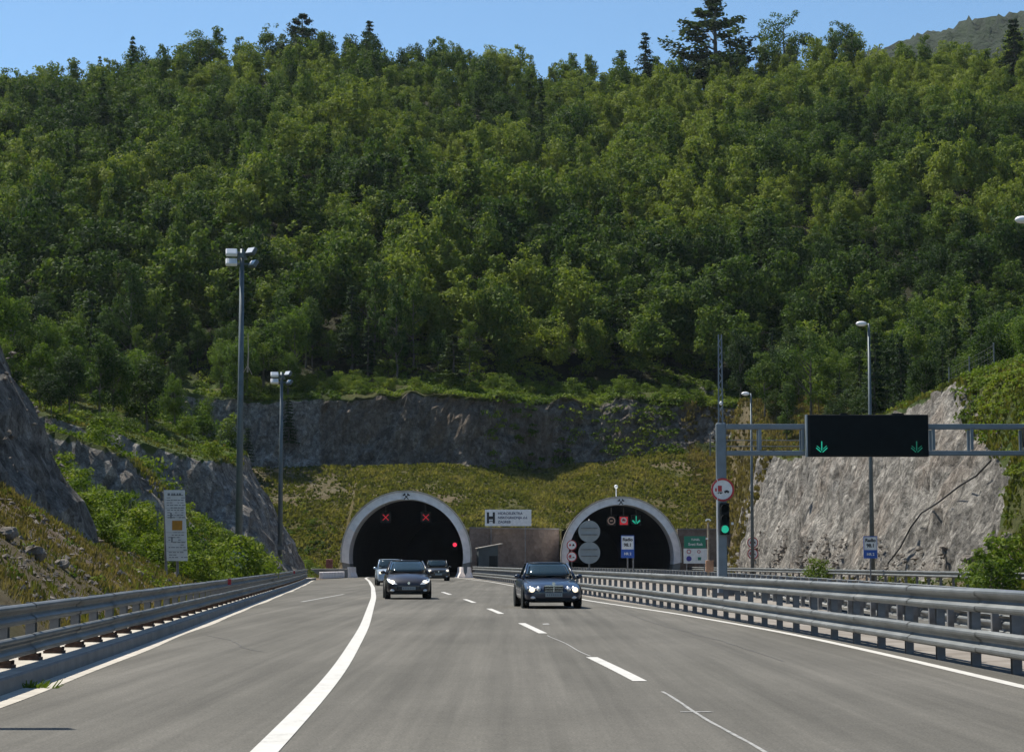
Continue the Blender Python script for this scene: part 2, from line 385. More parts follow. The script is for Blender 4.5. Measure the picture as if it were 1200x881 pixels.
def attrs(X, Y, z, nzn):
    t = tof(Y, X); oL = XL(Y) - X; oR = X - XR(Y)
    pat = fbm(X * .15, Y * .15, z * .15, 4, 31)
    rock = sm((.80 - nzn) / .22)
    rock = np.where((oL > 0) & (Y > 72) & (Y < 108), rock * .35, rock)
    rock = np.where((oR > 0) & (Y < 103 + 2.3 * oR + 4 * pat), rock * .3, rock)
    rock = np.where((t > 206) & (t < 230) & (oR < .8) & (oL < 3), 0.0, rock)
    rock = np.where((oR > 4.6 + np.maximum(0, Y - 118) * .12 + 1.5 * pat) & (Y < 150), 0, rock)
    rock = np.where((oR > 0) & (t > 202) & (t < 234), 0, rock)
    rock = np.where(t > 250, 0, rock)
    rock = np.clip(rock, 0, 1) * .95 + .0
    dry = np.where((t > 200) & (t < 232), .85 + .5 * pat, .15 + .8 * pat)
    dry = np.where((oL > 0) & (oL < 6.5) & (Y < 76), .85 + pat, dry)
    dry = np.clip(np.where((oR > 0) & (Y < 105), .6 + pat, dry), 0, 1)
    soil = np.clip(np.where(((oL > 0) & (oL < 5.5) & (Y < 76) | (oR > 0) & (oR < 2.5)) & (t < 206), .5 + 1.5 * pat, pat * .8 - .2), 0, 1)
    soil = np.where((t > 206.5) & (t < 233), np.clip(1.6 * fbm(X * .09, Y * .16, 0, 4, 37), 0, .42), soil)
    soil = np.where((oL <= 0) & (oR <= 0) & (t < 206.5), 1.0, soil)
    dark = np.clip(sm((t - 229) / 2) * (1 - sm((t - 246) / 4)) * (oL < 4) * (oR < 2) * (1.0 + .6 * pat), 0, 1)  # darker, browner limestone tone on the old cliff
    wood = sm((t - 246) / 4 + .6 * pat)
    return rock, dry, soil, dark, wood

def build_terrain():
    offs = [0.0, .35]
    while offs[-1] < 14: offs.append(offs[-1] + .38)
    while offs[-1] < 60: offs.append(offs[-1] + min(2.2, (offs[-1] - 14) * .1 + .5))
    while offs[-1] < 330: offs.append(offs[-1] * 1.09)
    offs = np.array(offs)
    corr = np.linspace(0, 1, 81)[1:-1]
    T = list(np.arange(-20, 30, 2.0)) + list(np.arange(30, 206.2, .62)) + [206.45, 206.55] + list(np.arange(207.1, 229, .7)) + list(np.arange(229, 238, .28)) + list(np.arange(238, 262, 1.0)) + list(np.arange(262, 470, 3.0)) + list(np.arange(470, 900, 30))
    T = np.array(T)
    nr = len(T); rows = []
    for tt in T:
        y0 = tt if tt < 300 else 300
        l = XL(tt); 
        # right edge lies 17 m further on: solve with Y there
        r = XR(Yof(np.array(tt), np.array(20.0)))
        xs = np.concatenate([l - offs[::-1], l + (r - l) * corr, r + offs])
        ys = Yof(np.full_like(xs, tt), xs)
        rows.append(np.stack([xs, ys], 1))
    P = np.array(rows); X, Y = P[..., 0], P[..., 1]
    Z = land(X, Y)
    V = np.stack([X, Y, Z], -1)
    du = np.gradient(V, axis=1); dv = np.gradient(V, axis=0)
    N = np.cross(du, dv); N /= np.linalg.norm(N, axis=-1, keepdims=True) + 1e-9
    rock, dry, soil, dark, wood = attrs(X, Y, Z, N[..., 2])
    d = (fbm(X * .35, Y * .35, Z * .35, 5, 41) * .9 + np.abs(fbm(X * .8, Y * .8, Z * .8, 4, 47)) * -1.3)
    V2 = V + N * (d * np.clip(rock, 0, 1) * .95)[..., None]
    soft = fbm(X * .8, Y * .8, 0, 3, 51) * .14
    offr = (XL(Y) - X > .4) | (X - XR(Y) > .4) | (tof(Y, X) > 207)
    V2[..., 2] += soft * offr
    flat = (XL(Y) - X <= .2) & (X - XR(Y) <= .2) & (tof(Y, X) < 206.5)
    V2[..., 2] = np.where(flat, -.06, V2[..., 2])
    V2[..., 0] = np.where(flat, X, V2[..., 0]); V2[..., 1] = np.where(flat, Y, V2[..., 1])
    nc = X.shape[1]
    ii, jj = np.meshgrid(np.arange(nr - 1), np.arange(nc - 1), indexing='ij')
    k206 = int(np.where(np.abs(T - 206.45) < .02)[0][0])
    xm = (X[ii, jj] + X[ii, jj + 1]) / 2
    hole = (ii == k206) & ((np.abs(xm - XLC) < 5.75) | (np.abs(xm - XRC) < 5.75))
    a = (ii * nc + jj)[~hole]
    Fc = np.stack([a, a + 1, a + nc + 1, a + nc], 1)
    me = bpy.data.meshes.new('terrain')
    Vf = V2.reshape(-1, 3)
    me.vertices.add(len(Vf)); me.vertices.foreach_set('co', Vf.ravel())
    me.loops.add(Fc.size); me.loops.foreach_set('vertex_index', Fc.ravel().astype(np.int32))
    me.polygons.add(len(Fc)); me.polygons.foreach_set('loop_start', np.arange(0, Fc.size, 4, dtype=np.int32))
    me.polygons.foreach_set('use_smooth', (rock.ravel()[Fc[:, 0]] < .4))
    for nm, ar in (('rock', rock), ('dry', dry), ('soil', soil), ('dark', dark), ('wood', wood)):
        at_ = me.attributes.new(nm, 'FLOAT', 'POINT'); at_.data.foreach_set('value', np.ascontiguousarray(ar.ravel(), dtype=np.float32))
    me.materials.append(M_TERRAIN); me.update(); me.validate()
    o = bpy.data.objects.new('terrain', me); C.objects.link(o); tag(o, kind='structure')
    return o
build_terrain()

def zl(x, y): return float(land(np.array([x]), np.array([y]))[0])
def hit(px, py, y0=30, y1=460, step=.25):   # where the sight line meets the land
    u, v = px - 600.0, 440.5 - py
    d = (u, F * ct - v * st, v * ct + F * st)
    ys = np.arange(y0, y1, step); k = ys / d[1]
    xs, zs = d[0] * k, CH + d[2] * k
    lz = land(xs, ys)
    w_ = np.where(lz >= zs)[0]
    i = w_[0] if len(w_) else len(ys) - 1
    return Vector((xs[i], ys[i], lz[i]))

# far wooded mountain, a real ridge behind the hill
def far_hill():
    xs = np.linspace(60, 420, 150); V = []; Fc = []
    rows = 26
    for r in range(rows):
        f = r / (rows - 1); y = 820 + 130 * f
        for x in xs:
            px = x / 950 * F + 600
            zt_ = np.interp(px, [880, 940, 1040, 1060, 1110, 1130, 1175, 1200, 1300, 1700], [120, 96, 56, 44, 37, 25, 17, 12, 4, -20])
            top = CH + (659 - zt_) * 950 / F
            n = fbm(x * .22, y * .22, 0, 4, 71); n2 = fbm(x * .045, y * .045, 0, 2, 75)
            V.append((x, y + n * 2, top * (.62 + .38 * math.sin(f * math.pi / 2)) + abs(n) * 11 * (1 if r else 0) + n2 * 4 - 3))
    nx = len(xs)
    for r in range(rows - 1):
        for i in range(nx - 1): Fc.append((r * nx + i, r * nx + i + 1, (r + 1) * nx + i + 1, (r + 1) * nx + i))
    b = len(V)
    for x in xs: V.append((x, 1100, 150))
    for i in range(nx - 1): Fc.append(((rows - 1) * nx + i, (rows - 1) * nx + i + 1, b + i + 1, b + i))
    t = NT('far_woodland')
    t.L(t.ramp(t.noise(.16, det=8, rough=.75), [(.3, (.004, .010, .005)), (.7, (.022, .040, .014))]), t.b.inputs['Base Color']); t.b.inputs['Roughness'].default_value = 1; t.bump(t.noise(.3, det=6), 1, 3)
    o = mesh_obj('far_hill', V, Fc, t.m, None, True); tag(o, kind='structure')
far_hill()

# ------------------------------------------------------------------ roads
def smooth_path(pts, y0, y1, step=1.0, win=9):
    ys = np.array([p[1] for p in pts]); xs = np.array([p[0] for p in pts])
    yy = np.arange(y0 - win * step, y1 + win * step + .01, step)
    lo = (xs[1] - xs[0]) / (ys[1] - ys[0]); hi = (xs[-1] - xs[-2]) / (ys[-1] - ys[-2])
    xx = np.interp(yy, ys, xs); xx = np.where(yy < ys[0], xs[0] + lo * (yy - ys[0]), xx); xx = np.where(yy > ys[-1], xs[-1] + hi * (yy - ys[-1]), xx)
    for _ in range(2):
        k = np.ones(win) / win; pad = win // 2
        xp = np.pad(xx, pad, mode='reflect', reflect_type='odd'); xx = np.convolve(xp, k, 'valid')
    m = (yy >= y0 - 1e-6) & (yy <= y1 + 1e-6)
    return xx[m], yy[m]
P_GUT = [(-4.6, 10), (-5.06, 20.7), (-5.3, 24), (-6.25, 38), (-8.9, 75), (-11.4, 110), (-14.3, 148), (-15.6, 163), (-15.8, 185), (-15.4, 260)]
P_LINE = [gnd(*p) for p in ((310, 881), (350, 840), (395, 790), (427, 735), (438, 700), (437, 688), (433, 681), (428, 677))] 
P_LINE += [(-14.6, 230), (-14.5, 300)]
P_RLINE = [gnd(*p) for p in ((1200, 805), (1040, 767), (930, 743), (800, 720), (685, 703), (640, 693), (600, 686), (575, 681.5))] + [(-5.6, 200), (-5.2, 300)]
P_BAR = [(6.75, 12), (6.4, 26.2), (5.95, 37.7), (5.35, 52.8), (4.45, 73), (3.4, 90), (1.9, 115), (.1, 145), (-1.9, 172), (-3.3, 190), (-3.8, 197)]
P_DASH = [gnd(*p) for p in ((891, 881), (755, 798), (692, 770), (637, 742), (611, 730), (588, 719), (573, 713), (556, 706), (545, 702))] + [(-8.3, 165), (-9.9, 200), (-9.9, 300)]
P_B = [(7.9, 12), (8.3, 34), (9.1, 57), (9.75, 87), (10.3, 110), (9.9, 150), (7.4, 190), (5.3, 217)]
P_A = [(24.8, 20), (23.3, 60), (21.9, 90), (20.7, 125), (19.6, 160), (18.0, 212)]
gx, gy = smooth_path(P_GUT, -20, 330); bx_, by_ = smooth_path(P_BAR, -20, 196)
def fx(P, y0=-20, y1=330):
    a, b = smooth_path(P, y0, y1); return lambda q: float(np.interp(q, b, a))
f_gut, f_line, f_rline, f_dash, f_bar, f_b, f_a = fx(P_GUT), fx(P_LINE), fx(P_RLINE), fx(P_DASH), fx(P_BAR), fx(P_B), fx(P_A)

def strip(name, fl, fr, y0, y1, z, m, step=2.0, kind='structure', parent=None):
    ys = np.arange(y0, y1 + .001, step); V = []; Fc = []
    for y in ys: V += [(fl(y), y, z), (fr(y), y, z)]
    for i in range(len(ys) - 1): Fc.append((2 * i, 2 * i + 1, 2 * i + 3, 2 * i + 2))
    o = mesh_obj(name, V, Fc, m, parent)
    if kind: tag(o, kind=kind)
    return o
def xr_left(y): return f_rline(y) + (.75 if y < 170 else np.interp(y, [170, 200], [.75, .35]))
strip('road', lambda y: f_gut(y) - .18, xr_left, -20, 320, 0, M_ASPH)
med = NT('median_ground')
med.L(med.ramp(med.noise(.8, det=7, rough=.7), [(.35, (.16, .135, .11)), (.65, (.27, .245, .215))]), med.b.inputs['Base Color']); med.b.inputs['Roughness'].default_value = .95
strip('median_strip', lambda y: xr_left(y) + .01, lambda y: f_b(y) + .45, -20, 205, -.02, med.m)
strip('road', lambda y: f_b(y) + .46 if y < 215 else 5.6, lambda y: f_a(y) - .35 if y < 210 else 17.3, -20, 330, .002, M_ASPH)
# markings
strip('road_marking', lambda y: f_line(y) - .105, lambda y: f_line(y) + .105, -10, 300, .006, M_PAINT, 1)
strip('road_marking', lambda y: f_rline(y) - .085, lambda y: f_rline(y) + .085, -10, 300, .006, M_PAINT, 1)
strip('road_marking', lambda y: f_b(y) + 1.15, lambda y: f_b(y) + 1.33, 5, 300, .008, M_PAINT, 1)
strip('road_marking', lambda y: 14.6 + (f_b(y) - 9.5) * .3, lambda y: 14.75 + (f_b(y) - 9.5) * .3, 5, 300, .008, M_PAINT, 1)
dV = MB()
dashes = [(24.5 + 0, 31.0)]
for (ya, yb) in ((798, 770), (742, 730), (719, 713), (706, 702), (696.5, 693.5), (689, 687)):
    d0, d1 = gnd(600, ya)[1], gnd(600, yb)[1]
    for k in range(4):
        a0 = d0 + (d1 - d0) * k / 4; a1 = d0 + (d1 - d0) * (k + 1) / 4
        x0, x1 = f_dash(a0), f_dash(a1)
        dV.add([(x0 - .085, a0, .006), (x0 + .085, a0, .006), (x1 + .085, a1, .006), (x1 - .085, a1, .006)], [(0, 1, 2, 3)])
tag(dV.build('road_marking', M_PAINT), kind='structure')
rng = random.Random(4)
jf = lambda y: f_dash(y) + .02 + .02 * math.sin(y * .9)
strip('road_joint', lambda y: jf(y) - .014 - .01 * abs(math.sin(y * 2.1)), lambda y: jf(y) + .014, 6, 23.4, .004, M_WORN, .5)
strip('road_joint', lambda y: jf(y) - .012, lambda y: jf(y) + .012, 31.6, 41, .004, M_WORN, .5)
mk = MB()
for (px, py, sx, sy) in ((817, 834, .16, .05), (640, 731, .08, .5)):
    x, y = gnd(px, py); mk.add([(x - sx, y - sy, .005), (x + sx, y - sy * .6, .005), (x + sx * .7, y + sy, .005), (x - sx, y + sy * .5, .005)], [(0, 1, 2, 3)])
x, y = gnd(380, 700)
mk.add([(x - .06, y - 9, .005), (x + .08, y - 9, .005), (x + .12, y + 9, .005), (x + .0, y + 9, .005)], [(0, 1, 2, 3)])
tag(mk.build('worn_marking', M_WORN), kind='structure')
# sealed cracks in the asphalt
ck = MB(); rc = random.Random(9)
for (x0_, y0_, x1_, y1_) in ((-3.9, 33, -5.9, 41), (3.9, 30, 3.1, 58), (-6.5, 52, -4.6, 53.2), (-9.3, 88, -6.5, 90)):
    n_ = 26; pv_ = None; ph = rc.uniform(0, 6)
    for i in range(n_ + 1):
        f = i / n_; x_ = x0_ + (x1_ - x0_) * f + .06 * math.sin(9 * f + ph) + rc.uniform(-.03, .03); y_ = y0_ + (y1_ - y0_) * f + .1 * math.sin(7 * f + ph)
        w_ = .007 + .007 * rc.random()
        dx_, dy_ = x1_ - x0_, y1_ - y0_; L_ = math.hypot(dx_, dy_); nx_, ny_ = -dy_ / L_ * w_, dx_ / L_ * w_
        c_ = [(x_ - nx_, y_ - ny_, .004), (x_ + nx_, y_ + ny_, .004)]
        if pv_: ck.add([pv_[0], pv_[1], c_[1], c_[0]], [(0, 1, 2, 3)])
        pv_ = c_
tag(ck.build('road_crack', mat('bitumen_sealer', (.07, .067, .06), .7)), kind='structure')
# gutter and raised kerb on the left
strip('gutter', lambda y: f_gut(y) - .20, lambda y: f_gut(y) + .12 + .05 * math.sin(y * .35) * math.sin(y * .11), 5, 166, .005, M_CONC, .5)
ys = np.arange(5, 170.1, 1.0)
def sweep(name, prof, m):
    V = []; Fc = []; n = len(prof)
    for i, y in enumerate(ys):
        g = f_gut(y); V += [(g + a, y, c) for a, c in prof]
    for i in range(len(ys) - 1):
        for q in range(n - 1): Fc.append((i * n + q, (i + 1) * n + q, (i + 1) * n + q + 1, i * n + q + 1)[::-1])
    tag(mesh_obj(name, V, Fc, m), kind='structure')
t = NT('kerb_shaded_concrete')  # shade on the kerb's road-side face painted in as a darker concrete
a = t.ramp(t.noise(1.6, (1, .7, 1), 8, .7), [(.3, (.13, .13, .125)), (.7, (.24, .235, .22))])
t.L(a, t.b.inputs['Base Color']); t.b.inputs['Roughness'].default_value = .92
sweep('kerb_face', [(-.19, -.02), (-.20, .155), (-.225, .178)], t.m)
sweep('kerb', [(-.2255, .178), (-1.0, .180), (-1.05, -.2)], M_CONC)
# ------------------------------------------------------------------ guardrails
PROF = [(0, .150), (.02, .155), (.05, .148), (.085, .125), (.092, .10), (.088, .075), (.02, .025), (.01, .0), (.02, -.025), (.088, -.075), (.092, -.10), (.085, -.125), (.05, -.148), (.02, -.155), (0, -.150)]
def guardrail(name, fxp, y0, y1, zs, side, label, post_h, post_step=2.0, base_z=0.0, scale=1.0, post_m=None, feet=False, group=None, hook=0.0, zf=None):
    """side +1: rails face +X; zs = rail centre heights"""
    g = empty(name, (fxp(y0), y0, base_z), 0, label, 'guardrail', group); o0 = Vector((fxp(y0), y0, base_z))
    seg = 4.0
    for zc in zs:
        b = MB(); y = y0
        prof = [(d * scale, z * scale) for d, z in PROF] + [(d * scale - .012, z * scale * .94) for d, z in PROF[::-1]]
        k = 0
        while y < y1 - .1:
            ya, yb = y, min(y + seg, y1)
            sub = [ya - .12, ya + .001, (ya + yb) / 2, yb]
            V = []; n = len(prof); Fc = []
            for q in range(3):
                for q2 in (q, q + 1):
                    yy = sub[q2]; e = .008 if (q == 0) else .0
                    for (d, z) in prof:
                        V.append(Vector((fxp(yy) + side * (.10 + d + e), yy, base_z + zc + z * (1 + e) + .003 * math.sin(k * 2.7))) - o0)
                o_ = q * 2 * n
                for p in range(n):
                    p2 = (p + 1) % n; Fc.append((o_ + p, o_ + p2, o_ + n + p2, o_ + n + p))
            b.add(V, Fc); y += seg; k += 1
        b.build('rail', M_GALV, g, False)
    y = y0 + .6; k = 0
    pb = MB()
    for (c, d) in (((0, -.055, post_h / 2), (.12, .012, post_h)), ((0, .055, post_h / 2), (.12, .012, post_h)), ((-side * .055, 0, post_h / 2), (.012, .10, post_h))): pb.box(c, d)
    for zc in zs: pb.box((side * .085, 0, zc), (.05, .09, .2))
    pm = None; ftm = None
    while y < y1 - .2 and k < 100:
        x = fxp(y)
        if pm is None:
            p = pb.build('post', post_m or M_GALVD, g); pm = p.data
        else:
            p = bpy.data.objects.new('post', pm); C.objects.link(p); p.parent = g
        p.location = Vector((x, y, base_z)) - o0
        if feet:
            if ftm is None:
                fb = MB(); fb.box((0, 0, .02), (.26, .22, .04)); fb.box((0, -.07, .05), (.2, .03, .07)); fb.box((0, .07, .05), (.2, .03, .07))
                for sx in (-.1, .1):
                    for sy in (-.08, .08): fb.tube([(sx, sy, .02), (sx, sy, .09)], .018, 6)
                f = fb.build('base_plate', M_RUST, p); ftm = f.data
            else:
                f = bpy.data.objects.new('base_plate', ftm); C.objects.link(f); f.parent = p
        y += post_step; k += 1
    return g
guardrail('guardrail', lambda y: f_gut(y) - .60, 14, 164, [.61, .235], 1, 'long double-rail steel guardrail on the raised kerb along the left shoulder', .73, 2.0, .175, .80, None, True)
gb = guardrail('guardrail', f_bar, 12, 192, [.90, .355], -1, 'nearest double-rail steel guardrail, between the traffic lanes and the median', 1.02, 2.0, 0, 1.0)
guardrail('guardrail', f_b, 14, 212, [.78, .34], 1, 'second guardrail, just behind the nearest one, along the far edge of the median', .92, 2.2, 0)
guardrail('guardrail', f_a, 60, 214, [.70], -1, 'single-rail guardrail along the foot of the grey rock face on the right', .80, 2.6, .12)
# reflectors on the left guardrail
for (px, py, yy) in ((269, 683, 0), (345, 670, 0)):
    # post on left rail
    for Y in np.arange(30, 160, .5):
        X = f_gut(Y) - .4
        if X / Y * F + 600 > px: break
    r = MB(); r.box((0, 0, 0), (.10, .05, .17)); o = r.build('reflector', M_RED, None)
    o.location = (X + .03, Y, .175 + .66); tag(o, 'small red reflector on the left guardrail, %s' % ('beside the tall narrow board' if px == 269 else 'near the left tunnel'), 'reflector')

# ------------------------------------------------------------------ tunnel portals
def arch_pts(xc, r, n=48):
    a0 = math.asin(ZC / r)
    return [(xc - r * math.cos(-a0 + (math.pi + 2 * a0) * k / n), ZC + r * math.sin(-a0 + (math.pi + 2 * a0) * k / n)) for k in range(n + 1)]
def portal(xc, Yf, label, k_s=1.0):
    g = empty('tunnel_portal', (xc, Yf, 0), 0, label, 'tunnel portal', 'tunnel portals under the hill')
    n = 48; ao, ai = arch_pts(0, RO, n), arch_pts(0, RI, n)
    def seg(k0, k1, m, name, y0=0.0, y1=4.9, dr=0.0, gap=0.0):
        V = []; Fc = []
        for k in range(k0, k1 + 1):
            for (P_, y) in ((ai, y0), (ao, y0), (ao, y1), (ai, y1)):
                V.append((P_[k][0], y, P_[k][1]))
        for k in range(k1 - k0):
            for q in range(4):
                p = (q + 1) % 4; Fc.append((k * 4 + q, k * 4 + p, (k + 1) * 4 + p, (k + 1) * 4 + q)[::-1])
        Fc.append((0, 1, 2, 3)); e = (k1 - k0) * 4; Fc.append((e + 3, e + 2, e + 1, e))
        return mesh_obj(name, V, Fc, m, g)
    seg(3, 10, M_PINK, 'ring_segment', -.02); seg(38, 45, M_PINK, 'ring_segment', -.02)
    seg(0, 3, M_CONCD, 'ring_base', .05); seg(45, 48, M_CONCD, 'ring_base', .05)
    for k in range(10, 38, 4): seg(k, k + 4, M_RINGG, 'ring_segment', 0.012 * ((k // 4) % 2))
    # rim cap on the outer edge
    V = []; Fc = []
    for k in range(3, 46):
        t_ = math.atan2(ao[k][1] - ZC, ao[k][0]); c_, s_ = math.cos(t_), math.sin(t_)
        for (r, y) in ((RO - .01, -.10), (RO + .14, -.10), (RO + .14, .9), (RO - .01, .9)): V.append((r * c_, y, ZC + r * s_))
    for k in range(42):
        for q in range(4):
            p = (q + 1) % 4; Fc.append((k * 4 + q, k * 4 + p, (k + 1) * 4 + p, (k + 1) * 4 + q)[::-1])
    Fc.append((0, 1, 2, 3)); Fc.append((171, 170, 169, 168))
    mesh_obj('rim', V, Fc, M_CONC, g)
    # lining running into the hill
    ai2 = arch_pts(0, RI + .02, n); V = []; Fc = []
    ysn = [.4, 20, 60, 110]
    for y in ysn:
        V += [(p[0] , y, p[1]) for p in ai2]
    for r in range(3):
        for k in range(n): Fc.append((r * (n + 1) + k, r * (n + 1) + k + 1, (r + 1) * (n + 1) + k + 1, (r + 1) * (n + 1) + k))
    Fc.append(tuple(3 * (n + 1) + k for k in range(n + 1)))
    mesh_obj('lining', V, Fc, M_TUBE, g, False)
    # crossed-hammers plate
    b = MB(); b.box((0, -.06, ZC + 5.75), (.62, .06, .62)); pl = b.build('emblem_plate', M_RINGG, g)
    b = MB()
    for s in (-1, 1):
        m = Matrix.Rotation(s * R(42), 4, 'Y'); b.box((0, -.10 - .012 * s, ZC + 5.72), (.09, .03, .66), M=m)
        b.box((s * .21, -.10 - .012 * s, ZC + 5.93), (.30, .035, .13), M=m)
    b.build('emblem', M_SBLK, g)
    g.scale = (k_s, 1, k_s)
    return g
portal(XLC, 202.0, 'left tunnel portal, dark mouth with two red lane crosses inside')
portal(XRC, 211.0, 'right tunnel portal, mouth with a green arrow and round signs in front', .965)

# retaining wall between and beside the tunnels (follows the portals)
def ret_wall(x0, x1, label, top=4.75):
    xs = np.arange(x0, x1 + .01, .5); V = []; Fc = []
    for x in xs:
        y = float(Yof(np.array(206.5), np.array(x))) - .45
        zb = -.1
        for xc in (XLC, XRC):
            dx = abs(x - xc)
            if dx < RO - .25: zb = ZC + math.sqrt((RO - .25) ** 2 - dx * dx)
        V += [(x, y, zb), (x, y, top), (x, y + .65, top), (x, y + .65, zb)]
    for i in range(len(xs) - 1):
        for q in range(4):
            p = (q + 1) % 4; Fc.append((i * 4 + q, (i + 1) * 4 + q, (i + 1) * 4 + p, i * 4 + p))
    Fc.append((0, 1, 2, 3)); e = (len(xs) - 1) * 4; Fc.append((e + 3, e + 2, e + 1, e))
    w_ = mesh_obj('retaining_wall', V, Fc, M_STONE)
    cp = MB()
    V = []
    for x in xs:
        y = float(Yof(np.array(206.5), np.array(x))) - .45
        V += [(x, y - .08, top + .004), (x, y - .08, top + .14), (x, y + .72, top + .14), (x, y + .72, top + .004)]
    cp.add(V, Fc); cp.build('coping', M_CONCD, w_)
    tag(w_, label, 'wall')
ret_wall(XLC + 6.0, XRC - 6.0, 'brown stone retaining wall between the two tunnel portals')
ret_wall(XRC + 6.0, 22.5, 'short brown stone retaining wall right of the right tunnel')

# dark kiosk with sloping pale roof edge by the wall
k = empty('equipment_cabin', (at(571, 660, 203).x, 203, 0), R(8), 'dark equipment cabin with a slanted pale roof edge against the brown wall', 'cabin')
b = MB(); b.add([(-.95, -.7, 0), (.95, -.7, 0), (.95, .7, 0), (-.95, .7, 0), (-.95, -.7, 2.75), (.95, -.7, 3.1), (.95, .7, 3.1), (-.95, .7, 2.75)],
      [(0, 3, 2, 1), (4, 5, 6, 7), (0, 1, 5, 4), (1, 2, 6, 5), (2, 3, 7, 6), (3, 0, 4, 7)]); b.build('cabin_body', mat('cabin_dark', (.04, .055, .06), .6, noise=(2, .8, 1.2)), k)
b = MB(); b.box((.15, 0, 3.0), (2.5, 1.7, .07), M=Matrix.Rotation(R(-10.3), 4, 'Y')); b.build('roof', M_CONC, k)
b = MB(); b.box((.5, -.715, 1.05), (.8, .03, 2.0)); b.build('door', M_BLACK, k)

# concrete barrier ends at the left mouth
def barrier_end(x, y, rz, L, label, m=None):
    b = MB(); pr = [(-.36, 0), (.36, 0), (.30, .16), (.12, .5), (.09, 1.0), (-.09, 1.0), (-.12, .5), (-.30, .16)]
    V = [(px_, -L / 2, pz) for px_, pz in pr] + [(px_ * .8, L / 2, pz * .98) for px_, pz in pr]
    n = len(pr); Fc = [(i, (i + 1) % n, n + (i + 1) % n, n + i) for i in range(n)] + [tuple(range(n))[::-1], tuple(range(n, 2 * n))]
    b.add(V, Fc); o = b.build('concrete_barrier', m or M_PINK); o.location = (x, y, 0); o.rotation_euler = (0, 0, rz); tag(o, label, 'barrier', 'concrete barrier ends at the left tunnel mouth')
    return o
barrier_end(*gnd(406, 677)[:1], 198.5, R(-8), 3.0, 'slim pale concrete barrier end at the left foot of the left portal')
barrier_end(-4.9, 199, R(10), 2.6, 'pale concrete barrier end leaning in at the right foot of the left portal')
barrier_end(-4.0, 197.0, R(-4), 2.2, 'wider pinkish concrete barrier end between the left portal and the guardrail')
b = MB(); x0 = gnd(371, 681)[0]
b.box((-16.0, 187, .30), (.35, 14, .6), M=Matrix.Rotation(R(-3), 4, 'Z'), bev=.05)
o = b.build('low_wall', M_PINK); tag(o, 'low pale concrete wall sloping up beside the road left of the left portal', 'wall')
b = MB(); b.box((-17.0, 195.5, .42), (3.4, .4, .85), bev=.04); o = b.build('low_wall', M_CONCD); tag(o, 'low dark concrete cross wall at the left foot of the left portal', 'wall')
b = MB(); b.box((0, 0, .4), (.6, .5, .8), bev=.04); o = b.build('hydrant_cabinet', mat('rust_red_paint', (.16, .05, .04), .7, noise=(4, .8, 1.2))); o.location = (at(386, 660, 190).x, 190, .9); tag(o, 'rust red hydrant cabinet left of the left portal', 'cabinet')

# ------------------------------------------------------------------ writing
def text_mesh(txt, size, name, m, parent, loc, rot=(R(90), 0, 0), align='CENTER', bold=0.0, sx=1.0):
    cu = bpy.data.curves.new(name, 'FONT'); cu.body = txt; cu.size = size; cu.align_x = align; cu.align_y = 'CENTER'; cu.extrude = .004; cu.offset = bold
    to = bpy.data.objects.new(name + '_tmp', cu); C.objects.link(to)
    dg = bpy.context.evaluated_depsgraph_get()
    me = bpy.data.meshes.new_from_object(to.evaluated_get(dg)); bpy.data.objects.remove(to); bpy.data.curves.remove(cu)
    me.materials.clear(); me.materials.append(m)
    o = bpy.data.objects.new(name, me); C.objects.link(o); o.parent = parent; o.location = loc; o.rotation_euler = rot; o.scale = (sx, 1, 1)
    return o

# white company board on the wall
p = at(595.5, 606.5, 207.6)
g = empty('company_board', (p.x, 207.6, 0), R(-2), 'white company board with a black letter logo above the wall between the tunnels', 'sign')
zc = p.z - g.location.z
b = MB(); b.box((0, 0, zc), (4.6, .06, 1.62)); b.build('panel', M_WHITE, g)
for s in (-1.7, 1.7):
    b = MB(); b.tube([(s, .08, -.1), (s, .08, zc + .6)], .05); b.build('post', M_GALVD, g)
b = MB(); b.box((-2.0, -.045, zc), (.22, .02, 1.1)); b.box((-1.42, -.045, zc), (.22, .02, 1.1)); b.box((-1.71, -.045, zc), (.36, .02, .30))
b.tube([(-1.71 + .28 * math.cos(a_), -.047, zc - .6 + .28 * math.sin(a_)) for a_ in np.linspace(.2, math.pi - .2, 8)], .035, 6)
b.build('logo', M_SBLK, g)
navy = mat('lettering_navy', (.03, .045, .10), .6)
text_mesh('HIDROELEKTRA', .34, 'lettering', navy, g, (-1.02, -.04, zc + .42), align='LEFT', bold=.008)
text_mesh('NISKOGRADNJA d.d.', .34, 'lettering', navy, g, (-1.02, -.04, zc), align='LEFT', bold=.008, sx=.95)
text_mesh('ZAGREB', .34, 'lettering', navy, g, (-1.02, -.04, zc - .42), align='LEFT', bold=.008)

